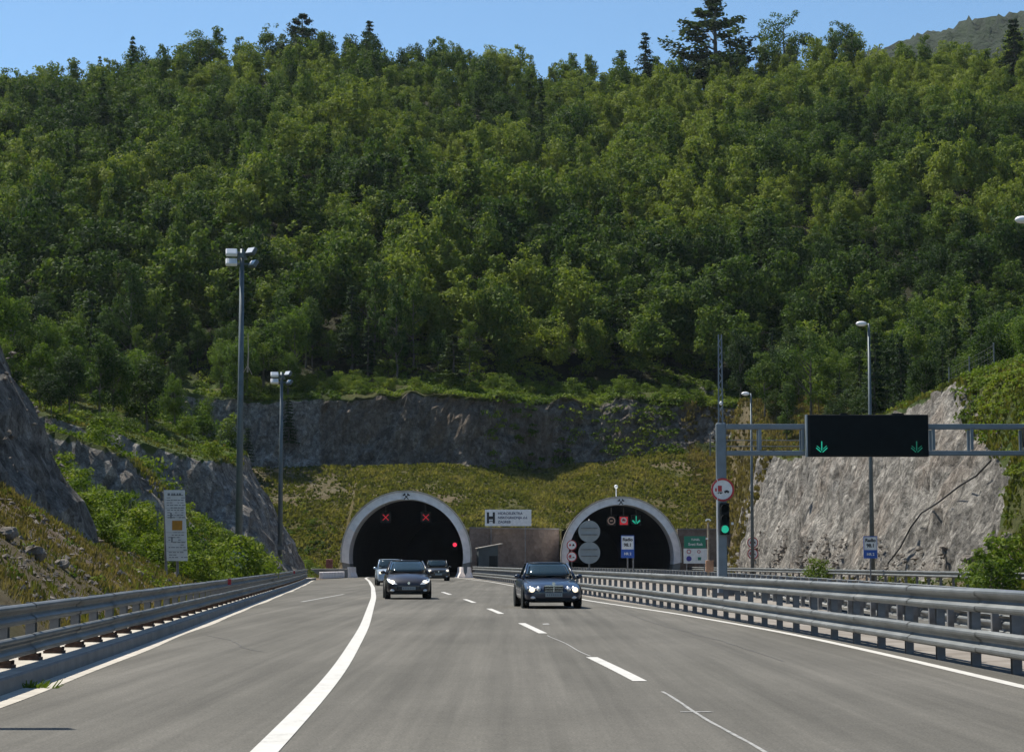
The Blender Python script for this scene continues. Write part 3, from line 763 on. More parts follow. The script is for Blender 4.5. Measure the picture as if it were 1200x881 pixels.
# no-overtaking style pictograms ------------------------------------------------
def round_sign(loc, r, label, kind, group=None, name='round_sign', pole=None):
    """disc faces -Y; kind: 'truck','cars','eighty','back'"""
    g = empty(name, loc, 0, label, 'traffic sign', group)
    b = MB(); b.disc((0, 0, 0), r, .03, 40); b.build('plate', M_SGREY if kind == 'back' else M_WHITE, g)
    if kind == 'back':
        for z in (-.3 * r, .3 * r):
            b = MB(); b.box((0, -.035, z), (1.5 * r, .035, .05)); b.build('clamp', M_GALVD, g)
        return g
    b = MB(); b.ring((0, -.02, 0), r * .83, r * 1.0, .02, 40); b.build('red_ring', M_RED, g)
    if kind == 'truck':
        b = MB(); b.box((-.28 * r, -.022, .10 * r), (.42 * r, .012, .50 * r)); b.box((-.58 * r, -.022, .0), (.14 * r, .012, .28 * r)); b.build('red_lorry', M_RED, g)
        b = MB(); b.box((-.25 * r, -.022, -.24 * r), (.5 * r, .012, .07 * r)); b.disc((-.42 * r, -.023, -.3 * r), .07 * r, .012, 12); b.disc((-.16 * r, -.023, -.3 * r), .07 * r, .012, 12)
        b.box((.34 * r, -.022, -.16 * r), (.42 * r, .012, .13 * r)); b.box((.34 * r, -.0225, -.07 * r), (.2 * r, .012, .08 * r)); b.disc((.22 * r, -.0235, -.24 * r), .055 * r, .012, 12); b.disc((.46 * r, -.0235, -.24 * r), .055 * r, .012, 12)
        b.build('pictogram', M_SBLK, g)
    if kind == 'cars':
        for s, m_, nm in ((-1, M_RED, 'red_car'), (1, M_SBLK, 'black_car')):
            b = MB(); b.box((s * .32 * r, -.022, -.02 * r), (.42 * r, .012, .2 * r)); b.box((s * .32 * r, -.0225, .14 * r), (.28 * r, .012, .16 * r)); b.disc((s * .32 * r - .13 * r, -.023, -.16 * r), .07 * r, .012, 12); b.disc((s * .32 * r + .13 * r, -.023, -.16 * r), .07 * r, .012, 12)
            b.build(nm, m_, g)
    return g
def pole(name, loc, h, r0, r1, label, cat, m=None, group=None):
    b = MB(); b.tube([(0, 0, -.8), (0, 0, h)], [r0, r1], 12); o = b.build(name, m or M_POLE, None, True); o.location = loc
    tag(o, label, cat, group); return o
# pairs of small round signs
for (px, Y, lab, plab) in ((670, 206, 'on the left side of the right tunnel ring', 'thin post with two small round signs at the left of the right tunnel'),
                     (882, 178, 'at the foot of the grey rock face on the right', 'thin post with two small round signs at the foot of the right rock face')):
    s_ = F / Y
    x = at(px, 640, Y).x; zt_, zb_ = at(px, 638.5 if px < 700 else 635.5, Y).z, at(px, 652 if px < 700 else 648.5, Y).z
    rr = .50 if px < 700 else .46
    round_sign((x, Y - .06, zt_), rr, 'upper small round no-overtaking sign ' + lab, 'cars', 'small round signs in pairs')
    round_sign((x, Y - .06, zb_), rr, 'lower small round no-overtaking sign ' + lab, 'truck', 'small round signs in pairs')
    pole('sign_post', (x, Y, max(0, zl(x, Y)) if px > 700 else 0), zt_ + .3 - (max(0, zl(x, Y)) if px > 700 else 0), .035, .035, plab, 'post', M_GALVD)
# two big round sign backs
Y = 97.0; x = at(690.5, 640, Y).x
for py, nm in ((622.5, 'upper'), (647.5, 'lower')):
    round_sign((x, Y - .05, at(690, py, Y).z), .505, '%s of two large grey round sign backs in front of the right tunnel' % nm, 'back', 'large round signs seen from behind')
pole('sign_post', (x, Y + .02, 0), 3.4, .04, .04, 'thin post behind the two large grey round sign backs', 'post', M_GALVD)

# radio frequency signs
def radio_sign(px, py0, py1, wpx, Y, base_z, label, posts):
    s_ = F / Y; w_ = wpx / s_; zt_, zb_ = at(px, py0, Y).z, at(px, py1, Y).z; h = zt_ - zb_
    x = at(px, 640, Y).x
    g = empty('radio_sign', (x, Y, base_z), 0, label, 'traffic sign', 'blue and white radio frequency signs')
    zm = (zt_ + zb_) / 2 - base_z
    b = MB(); b.box((0, 0, zm), (w_, .04, h)); b.build('blue_panel', M_BLUE, g)
    b = MB(); b.box((0, -.024, zm + h * .17), (w_ * .9, .012, h * .58)); b.build('white_panel', M_WHITE, g)
    text_mesh('Radio', w_ * .33, 'lettering', M_SBLK, g, (0, -.035, zm + h * .31), bold=.01)
    text_mesh('98.1', w_ * .34, 'lettering', M_SBLK, g, (0, -.035, zm + h * .07), bold=.01)
    text_mesh('HR 2', w_ * .26, 'lettering', M_WHITE, g, (0, -.03, zm - h * .32), bold=.008)
    for q in posts:
        b = MB(); b.tube([(q, .06, -.1), (q, .06, zm + h * .4)], .045, 8); b.build('post', M_GALVD, g)
radio_sign(735.5, 627, 653.5, 15.5, 135, 0, 'blue and white radio sign on two posts in the mouth of the right tunnel', (.0, .36))
radio_sign(1020, 628, 654, 16, 118, 0, 'blue and white radio sign in front of the lamp pole by the rock face', (0,))

# green and white board with round symbols
Y = 190; x = at(815, 640, Y).x
g = empty('information_board', (x, Y, 0), 0, 'green over white information board with small round symbols right of the right tunnel', 'sign')
zg0, zg1, zw1 = at(815, 628, Y).z, at(815, 642, Y).z, at(815, 660, Y).z
b = MB(); b.box((-.05, 0, (zg0 + zg1) / 2), (1.95, .05, zg0 - zg1)); b.build('green_panel', M_GREEN, g)
b = MB(); b.box((0, 0, (zg1 + zw1) / 2 - .02), (2.15, .05, zg1 - zw1 - .05)); b.build('white_panel', M_WHITE, g)
b = MB(); b.ring((-.6, -.04, zg1 - .32), .14, .2, .02, 20); b.ring((.3, -.04, zg1 - .32), .10, .15, .02, 20); b.build('red_symbol', M_RED, g)
b = MB(); b.disc((-.6, -.04, zg1 - .95), .24, .02, 20); b.build('blue_symbol', mat('violet_blue', (.06, .05, .30), .5), g)
b = MB(); b.box((.35, -.04, zg1 - .95), (.3, .02, .28)); b.build('green_symbol', M_GREEN, g)
text_mesh('Sveti Rok', .34, 'lettering', M_WHITE, g, (0, -.04, (zg0 + zg1) / 2 - .2), bold=.006)
text_mesh('TUNEL', .26, 'lettering', M_WHITE, g, (0, -.04, (zg0 + zg1) / 2 + .22), bold=.006)
for q in (-.8, .8):
    b = MB(); b.tube([(q, .07, -.1), (q, .07, zg0 - .1)], .045, 8); b.build('post', M_GALVD, g)

# slim pale post beside it with a small camera on top
Y = 92; x = at(830, 640, Y).x
g = empty('camera_post', (x, Y, 0), 0, 'slim pale post with a small forked top left of the gantry column', 'post')
b = MB(); b.tube([(0, 0, -.1), (0, 0, at(830, 612, Y).z)], .045, 8); b.build('pole', M_WOODP, g)
b = MB(); zt_ = at(830, 609, Y).z; b.box((-.06, 0, zt_), (.12, .1, .06), M=Matrix.Rotation(R(-35), 4, 'Y')); b.box((.07, 0, zt_), (.12, .1, .06), M=Matrix.Rotation(R(35), 4, 'Y')); b.box((-.06, -.05, at(830, 631, Y).z), (.09, .06, .07)); b.build('fitting', M_LAMPW, g)
b = MB(); b.box((.05, 0, at(830, 663, Y).z), (.34, .2, .5), bev=.02); b.build('junction_box', mat('faded_orange', (.45, .25, .15), .8, noise=(5, .7, 1.2)), g)

# ------------------------------------------------------------------ gantry
GY = 90.0
xg = at(845.5, 600, GY).x
z_t, z_b = at(845, 500, GY).z, at(845, 531, GY).z
g = empty('sign_gantry', (xg, GY, 0), 0, 'grey steel sign gantry spanning the right carriageway', 'gantry')
b = MB(); b.box((0, 0, (z_t + .15) / 2), (.42, .42, z_t + .15), bev=.03); b.build('column', M_GANT, g)
b = MB(); b.box((0, 0, .06), (.9, .9, .12)); b.box((.35, -.1, .25), (.3, .3, .5)); b.build('column_base', M_CONCD, g)
x1 = 24.6 - xg
b = MB(); b.box((x1, 0, (z_t + .15) / 2), (.42, .42, z_t + .15), bev=.03); b.build('column', M_GANT, g)
for dy in (-.35, .35):
    b = MB(); b.box((x1 / 2, dy, z_t), (x1 - .43, .12, .19), bev=.01); b.build('top_chord', M_GANT, g)
    b = MB(); b.box((x1 / 2, dy, z_b), (x1 - .43, .12, .18), bev=.01); b.build('bottom_chord', M_GANT, g)
for xv in (1.65, 3.5, 9.1, 10.75, 13.0, 14.9):
    for dy in (-.35, .35):
        b = MB(); b.box((xv, dy + .02, (z_t + z_b) / 2), (.12, .10, z_t - z_b - .25)); b.build('upright', M_GANT, g)
for xv in (1.7, 3.5, 9.1, 10.75, 13.0, 14.9):
    b = MB(); b.box((xv, 0, z_b + .02), (.08, .55, .08)); b.box((xv, 0, z_t), (.08, .55, .08)); b.build('cross_bar', M_GANT, g)
b = MB()
for zz in (.32, .58): b.tube([(.25, .4, z_b + zz), (3.5, .4, z_b + zz)], .025, 6)
for zz in (.30, .55, .8): b.tube([(-.45, .1, z_b + zz), (-.1, .1, z_b + zz)], .03, 6)
b.tube([(-.45, .1, z_b - .1), (-.45, .1, z_b + .95)], .035, 6)
b.build('service_ladder_rails', M_GALV, g)
zm = at(845, 392, GY).z
b = MB()
for (dx, dy) in ((-.09, -.09), (.09, -.09), (.09, .09), (-.09, .09)): b.tube([(dx, dy, z_t + .15), (dx * .7, dy * .7, zm)], .025, 6)
zz = z_t + .3; q = 0
while zz < zm - .3:
    s = 1 if q % 2 else -1
    b.tube([(-.08 * s, -.09, zz), (.08 * s, -.09, zz + .3)], .014, 5); b.tube([(-.08 * s, .09, zz), (.08 * s, .09, zz + .3)], .014, 5)
    zz += .3; q += 1
b.build('lattice_mast', M_GANT, g)
b = MB(); b.ellipsoid((.0, -.18, z_t + 1.0), (.07, .07, .09)); b.build('sensor', M_LAMPW, g)

# message board
xa, xb = at(943, 510, GY).x, at(1083, 510, GY).x; za, zb_ = at(1000, 487.5, GY).z, at(1000, 536, GY).z
g = empty('message_board', ((xa + xb) / 2, GY - .75, zb_), 0, 'wide black electronic message board with two green down arrows on the gantry', 'message board')
W_, H_ = xb - xa, za - zb_
b = MB(); b.box((0, 0, H_ / 2), (W_, .45, H_), bev=.02); b.build('housing', M_BLACK, g)
b = MB(); b.box((.03, -.235, H_ / 2), (W_ - .14, .02, H_ - .12)); b.build('display', M_BOARD, g)
b = MB(); b.box((-W_ / 2 - .03, .02, H_ / 2), (.05, .5, H_ + .02)); b.build('edge_trim', M_GANT, g)
b = MB(); b.box((W_ / 4, -.1, H_ + .03), (.5, .2, .06)); b.box((-W_ / 5, -.1, H_ + .03), (.3, .2, .06)); b.build('lifting_lugs', M_BLACK, g)
def down_arrow(cx, cz, h, wd, m, parent, y=-.252, th=.04, name='arrow'):
    b = MB(); b.box((cx, y, cz + h * .08), (th, .012, h * .8))
    for s in (-1, 1):
        b.box((cx + s * wd * .27, y - .002 * (s + 2), cz - h * .26), (th, .012, h * .55), M=Matrix.Rotation(s * R(48), 4, 'Y'))
        b.box((cx + s * wd * .27, y - .002 * (s + 2), cz - h * .26 + .11), (th * .6, .011, h * .40), M=Matrix.Rotation(s * R(48), 4, 'Y'))
    return b.build(name, m, parent)
xc_ = (xa + xb) / 2
down_arrow(at(959, 526, GY).x - xc_, at(959, 525, GY).z - zb_, .50, .50, M_GON, g)
down_arrow(at(1069, 526, GY).x - xc_, at(1069, 525, GY).z - zb_, .50, .50, M_GDIM, g)
# second narrow board at right
p = at(1205, 513, GY); b = MB(); g = empty('equipment_box', (p.x, GY - .6, p.z), 0, 'dark box with grey frame at the right end of the gantry beam', 'box')
b.box((0, 0, 0), (.75, .3, .85), bev=.02); b.build('housing', M_BLACK, g); b = MB(); b.box((-.1, -.17, 0), (.07, .04, 1.1)); b.box((.2, -.165, .1), (.5, .03, .05)); b.build('frame', M_GANT, g)

round_sign((at(846, 574, GY).x, GY - .30, at(846, 574, GY).z), .50, 'red-ringed no-overtaking sign for lorries on the gantry column', 'truck')
b = MB(); b.tube([(at(840.5, 640, GY).x, GY - .30, 0), (at(840.5, 640, GY).x, GY - .30, at(846, 562, GY).z)], .035, 8); o = b.build('sign_post', M_LAMPW); tag(o, 'slim white post in front of the gantry column under the lorry sign', 'post')
tl = empty('traffic_light', (at(848, 608, GY).x, GY - .42, at(848, 608, GY).z), 0, 'black traffic light on the gantry column showing green', 'traffic light')
b = MB(); b.box((0, 0, 0), (.40, .24, 1.36), bev=.03); b.build('housing', M_BLACK, tl)
for q, z in enumerate((.44, 0, -.44)):
    b = MB(); b.disc((0, -.13, z), .16, .03, 24); b.build('lens', M_GON if q == 2 else M_BOARD, tl)
    V = []; Fc = []
    b = MB()
    for k_ in range(13):
        a_ = R(-20) + R(220) * k_ / 12
        for (r, y) in ((.185, -.12), (.185, -.38 + .1 * (k_ in (0, 12))), (.17, -.38 + .1 * (k_ in (0, 12))), (.17, -.12)): V.append((r * math.cos(a_), y, z + r * math.sin(a_)))
    for k_ in range(12):
        for e in range(4): p2 = (e + 1) % 4; Fc.append((k_ * 4 + e, k_ * 4 + p2, (k_ + 1) * 4 + p2, (k_ + 1) * 4 + e))
    b.add(V, Fc); b.build('visor', M_BLACK, tl)
b = MB(); b.box((.32, -.05, -.2), (.1, .12, .1)); b.build('sensor', M_LAMPW, tl)

# ------------------------------------------------------------------ lane signals in the tunnel mouths
def hang(x, Y, z, kind, label):
    g = empty('lane_signal', (x, Y, z), 0, label, 'lane signal')
    b = MB(); b.box((0, .12, 0), (1.05, .2, 1.05), bev=.02); b.build('housing', M_BLACK, g)
    b = MB(); b.tube([(0, .12, .5), (0, .12, 1.3)], .03, 6); b.build('hanger', M_GALVD, g)
    if kind == 'x':
        b = MB()
        for s in (-1, 1): b.box((0, -.01 - .008 * s, 0), (.075, .012, .8), M=Matrix.Rotation(s * R(45), 4, 'Y'))
        b.build('red_cross', M_RDIM, g)
    elif kind == 'arrow': down_arrow(0, 0, .85, .85, M_GON, g, -.01, .08)
    elif kind == 'dim':
        b = MB(); b.ring((0, -.01, 0), .30, .40, .02, 24); b.box((.0, -.01, 0), (.3, .012, .12)); b.build('symbol', mat('dim_warm_symbol', (.1, .08, .07), .6, emit=(.5, .35, .3), es=.15), g)
    elif kind == 'red':
        b = MB(); b.box((0, -.005, 0), (.8, .02, .8)); b.build('display', M_RDIM, g)
        b = MB(); b.disc((0, -.02, .05), .30, .02, 24); b.build('disc', M_WHITE, g)
        b = MB(); b.box((0, -.035, .03), (.34, .012, .14)); b.box((-.03, -.036, .14), (.2, .012, .1)); b.build('symbol', M_RED, g)
YS = 204
hang(at(452, 606, YS).x, YS, at(452, 606, YS).z, 'x', 'left of the two red cross lane signals in the left tunnel mouth')
hang(at(499, 606, YS).x, YS, at(499, 606, YS).z, 'x', 'right of the two red cross lane signals in the left tunnel mouth')
YS = 213
hang(at(716.5, 610, YS).x, YS, at(716, 610, YS).z, 'dim', 'unlit round lane sign, leftmost of the three in the right tunnel mouth')
hang(at(731, 610, YS).x, YS, at(731, 610, YS).z, 'red', 'glowing red lane sign, middle of the three in the right tunnel mouth')
hang(at(745.5, 609, YS).x, YS, at(745, 609, YS).z, 'arrow', 'green down arrow signal, rightmost of the three in the right tunnel mouth')
p = at(533, 638, 203); g = empty('warning_light', p, 0, 'single red warning light on the right side of the left tunnel mouth', 'warning light')
b = MB(); b.box((0, .1, -.05), (.5, .15, .75), bev=.02); b.build('housing', M_BLACK, g)
b = MB(); b.disc((0, 0, 0), .19, .05, 20); b.build('lens', M_RON, g)
p = at(722, 570, 214); b = MB(); zt_ = 0
g = empty('dome_camera', (p.x, 214, 8.1), 0, 'white dome camera on a thin post above the right tunnel portal', 'camera')
b = MB(); b.tube([(0, 0, 0), (0, 0, p.z - 8.1)], .05, 8); b.build('post', M_LAMPW, g)
b = MB(); b.ellipsoid((0, 0, p.z - 8.1), (.2, .2, .2)); b.build('dome', M_LAMPW, g, True)

# ------------------------------------------------------------------ floodlight masts and lamps
def flood_mast(px, Y, ytop, ybase, label, scale=1.0):
    pb, pt = at(px, ybase, Y), at(px + (2 if px < 300 else 0), ytop, Y)
    zb = zl(pb.x, Y) - .1
    g = empty('floodlight_mast', (pb.x, Y, zb), 0, label, 'floodlight mast', 'floodlight masts on the left')
    h = pt.z - zb
    b = MB(); b.tube([(0, 0, -.5), (0, 0, h * .5), (0, 0, h)], [.20, .16, .11], 14); b.build('pole', M_POLE, g, True)
    b = MB(); b.disc((0, 0, h - .35), .22, .25, 14, 'Z'); b.tube([(-.75, 0, h - .2), (.75, 0, h - .2)], .05, 8); b.tube([(-.75, 0, h - .8), (.75, 0, h - .8)], .05, 8)
    b.box((0, .1, h - .5), (.5, .4, .08)); b.build('head_frame', M_POLE, g)
    for (dx, dz, rz_, tilt) in ((-.55, 0, 12, 38), (-.55, -.52, 12, 38), (.5, .05, -40, 35), (.62, -.62, -55, 35)):
        M_ = Matrix.Rotation(R(rz_), 4, 'Z') @ Matrix.Rotation(R(-tilt), 4, 'X')
        f = MB(); f.box((dx, -.12, h - .2 + dz), (.60, .22, .42), M=M_, bev=.03); fo = f.build('floodlight', M_LAMPW if dx < 0 else M_POLE, g)
        f = MB(); c_ = Vector((dx, -.12, h - .2 + dz)) + M_ @ Vector((0, -.115, 0)); f.box(c_, (.50, .02, .34), M=M_); f.build('lens', M_LENS, fo)
    if px < 300:
        b = MB(); b.disc((0, -.28, 1.0), .55, .04, 28); b.build('base_disc', M_SGREY, g)
    b = MB(); b.box((0, 0, 0.1), (.7, .7, .3)); b.build('foot', M_CONCD, g)
    return g
flood_mast(280, 110, 292, 622, 'tall floodlight mast with a grey disc at its foot, nearer of two on the left')
flood_mast(328, 163, 436, 660, 'second floodlight mast, beyond the taller one, in front of the left rock edge')
def lamp_pole(px, Y, ytop, label, dx=-.45):
    p = at(px, ytop, Y); g = empty('street_lamp', (p.x, Y, max(0, zl(p.x, Y)) - .1), 0, label, 'street lamp', 'single-arm lamp poles along the right carriageway')
    h = p.z - g.location.z
    b = MB(); b.tube([(0, 0, -.3), (0, 0, h * .5), (0, 0, h)], [.16, .12, .075], 12); b.build('pole', M_POLE, g, True)
    b = MB(); b.tube([(0, 0, h - .05), (dx * .6, 0, h + .04), (dx, 0, h + .02)], .04, 8); b.build('arm', M_POLE, g)
    b = MB(); b.ellipsoid((dx, 0, h - .02), (.34, .18, .16)); b.build('lamp_head', M_LAMPW, g, True)
    return g
lamp_pole(1018, 127, 379, 'lamp pole rising behind the black message board')
lamp_pole(880, 170, 461, 'distant thin lamp pole between the gantry column and the rock face')
lamp_pole(1207, 84, 257, 'lamp pole at the very right edge, only its white head in view', -.28)
# bare pale trunk at the forest edge
b = MB(); p = at(290, 436, 150); b.tube([(0, 0, 0), (.05, 0, 1.4), (0, 0, 2.8)], [.07, .05, .03], 6); b.tube([(0, 0, .5), (-.35, .1, -.1)], .03, 5); b.tube([(0, 0, .5), (.3, .1, -.15)], .03, 5)
o = b.build('bare_stake', M_WOODP); o.location = at(290, 438, 150); o.location.z = p.z; tag(o, 'pale bare stake standing among the trees right of the tall floodlight mast', 'stake')

# tall narrow board at the left
Y = 75.0
pa, pb = at(193, 574, Y), at(218, 657, Y)
xm_, zt_, zb_ = at(206, 615, Y).x, pa.z, pb.z
g = empty('project_board', (xm_, Y, zl(xm_, Y) - .2), 0, 'tall narrow grey project board with an ochre square beside the left guardrail', 'sign')
z0 = zb_ - g.location.z; z1 = zt_ - g.location.z; hh = z1 - z0
lean = Matrix.Rotation(R(-3.2), 4, 'Y').inverted()
def sh(x, z): return x - (z - z0 - hh / 2) * .055
V = []; 
for y_ in (-.04, .04):
    for (x_, z_) in ((-.37, z0), (.37, z0), (.37, z1), (-.37, z1)): V.append((sh(x_, z_), y_, z_))
mesh_obj('panel', V, [(0, 1, 2, 3), (7, 6, 5, 4), (0, 4, 5, 1), (1, 5, 6, 2), (2, 6, 7, 3), (3, 7, 4, 0)], mat('board_grey_white', (.66, .68, .67), .6, noise=(3, .88, 1.06)), g)
b = MB(); b.box((sh(.06, z0 + hh * .50), -.055, z0 + hh * .50), (.36, .02, .34)); b.build('ochre_square', M_YEL, g)
b = MB()
for x_ in (-.34, ): b.tube([(sh(x_, z0) - .02, .06, -.6), (sh(x_, z1) - .02, .06, z1)], .05, 8)
b.build('post', M_GALVD, g)
b = MB(); b.tube([(.1, .08, -.6), (.06, .08, z0 + .3)], .05, 8); b.build('post', M_GALVD, g)
b = MB()
for f in (.14, .27, .40, .62, .74, .86): b.box((sh(0, z0 + hh * f), -.045, z0 + hh * f), (.70, .008, .012))
b.build('dividing_lines', M_SGREY, g)
grt = mat('faded_lettering', (.16, .18, .19), .7)
b = MB(); rg = random.Random(3)
for f in np.arange(.05, .93, .035):
    if abs(f - .5) < .09: continue
    x_ = -.28
    while x_ < .26:
        w_ = rg.uniform(.05, .14)
        if rg.random() < .7: b.box((sh(x_ + w_ / 2, z0 + hh * f), -.044, z0 + hh * f), (w_, .006, .026))
        x_ += w_ + .03
for f in (.30, .64): b.box((sh(-.15, z0 + hh * f), -.046, z0 + hh * f), (.05, .008, .2))
x_ = -.2
for w_ in (.11, .07, .1, .08, .1): b.box((sh(x_, z1 - .16), -.046, z1 - .16), (w_ * .75, .008, .09)); x_ += w_ + .01
b.build('faded_print', grt, g)

# gantry arm outside the frame at left whose shadow crosses the shoulder
tgt = Vector((gnd(30, 853)[0], gnd(30, 853)[1], 0)); Hs = 5.6
off = sd * (Hs / sd.z)
g = empty('side_sign_arm', (tgt.x + off.x - 2.4, tgt.y + off.y, 0), 0, 'steel arm of a roadside mast just outside the left edge, seen by its shadow', 'mast')
b = MB(); b.tube([(0, 0, -.3), (0, 0, Hs + .6)], .12, 10); b.build('pole', M_POLE, g)
for dz, dx in ((0, 0), (.32, .1)):
    b = MB(); b.box((1.4 - dx / 2 + .0, 0, Hs + dz), (2.75 - dx, .09, .07)); b.build('arm', M_POLE, g)

# fences
def wire_fence(pts, h, label, n_w=5):
    g = empty('wire_fence', pts[0], 0, label, 'fence'); o0 = Vector(pts[0])
    for p in pts:
        b = MB(); q = Vector(p) - o0; b.tube([q - Vector((0, 0, .3)), q + Vector((0, 0, h))], .05, 6); b.build('post', M_GALVD, g)
    b = MB()
    for i in range(len(pts) - 1):
        for k_ in range(n_w):
            z = h * (k_ + .5) / n_w; b.tube([Vector(pts[i]) - o0 + Vector((0, 0, z)), Vector(pts[i + 1]) - o0 + Vector((0, 0, z))], .006, 4, False)
        for k_ in range(1, 8):
            q = (Vector(pts[i]) - o0).lerp(Vector(pts[i + 1]) - o0, k_ / 8); b.tube([q, q + Vector((0, 0, h * .9))], .005, 4, False)
    b.build('wire_mesh', M_GALVD, g)
def on(x, y): return (x, y, zl(x, y))
wire_fence([on(at(px, 430, Y).x, Y) for px, Y in ((1112, 142), (1136, 137), (1165, 133))], 1.7, 'wire fence with thin posts above the right rock face')
wire_fence([on(at(px, 590, Y).x, Y) for px, Y in ((70, 96), (112, 97), (152, 98), (185, 101))], 1.5, 'wire fence on the grassy bank at the left')

# cable down the right rock face
b = MB(); pts = [hit(px, py) for px, py in ((1046, 664), (1060, 645), (1072, 622), (1085, 605), (1105, 592), (1130, 575), (1150, 562), (1167, 546))]
b.tube([p + Vector((-.3, -.2, .15)) for p in pts], .05, 6); o = b.build('drain_pipe', M_RUBBER); tag(o, 'dark drain hose running diagonally down the grey rock face', 'pipe')

# boulders
def boulder(p, r, seed, label, group=None):
    b = MB(); b.ellipsoid((0, 0, 0), r, 16, 10)
    V = np.array(b.V); n = fbm(V[:, 0] / r[0] * 1.3 + seed, V[:, 1] / r[1] * 1.3, V[:, 2] / r[2] * 1.3, 3, seed)
    V = V * (1 + .45 * n[:, None]); V = np.round(V / (r[0] * .22)) * (r[0] * .22) * .5 + V * .5
    o = mesh_obj('boulder', V, b.F, M_BOULD); o.location = p; tag(o, label, 'boulder', group)
    return o
for i, (px, py, r, lab) in enumerate(((1182, 638, (.42, .35, .42), 'tall grey boulder high on the slope at the right edge'), (1172, 650, (.30, .3, .25), 'small pinkish boulder below the tall one at the right edge'),
        (1186, 662, (.6, .4, .28), 'flat boulder at the foot of the right slope by the guardrail'), (1138, 661, (.5, .4, .26), 'rounded boulder in grass at the foot of the right rock face'),
        (40, 660, (.24, .22, .2), 'angular brown boulder on the scree below the left rock'), (163, 676, (.14, .12, .08), 'small white stone in the grass left of the narrow board'),
        (8, 680, (.24, .24, .16), 'grey boulder at the left edge just above the guardrail'), (72, 668, (.18, .2, .13), 'small brown rock in dry grass above the left guardrail'))):
    boulder(hit(px, py, 45 if px < 500 else 60) + Vector((0, 0, .1)), r, i + 3, lab, 'boulders on the banks')
p1, p2 = hit(70, 682, 42), hit(92, 698, 40)

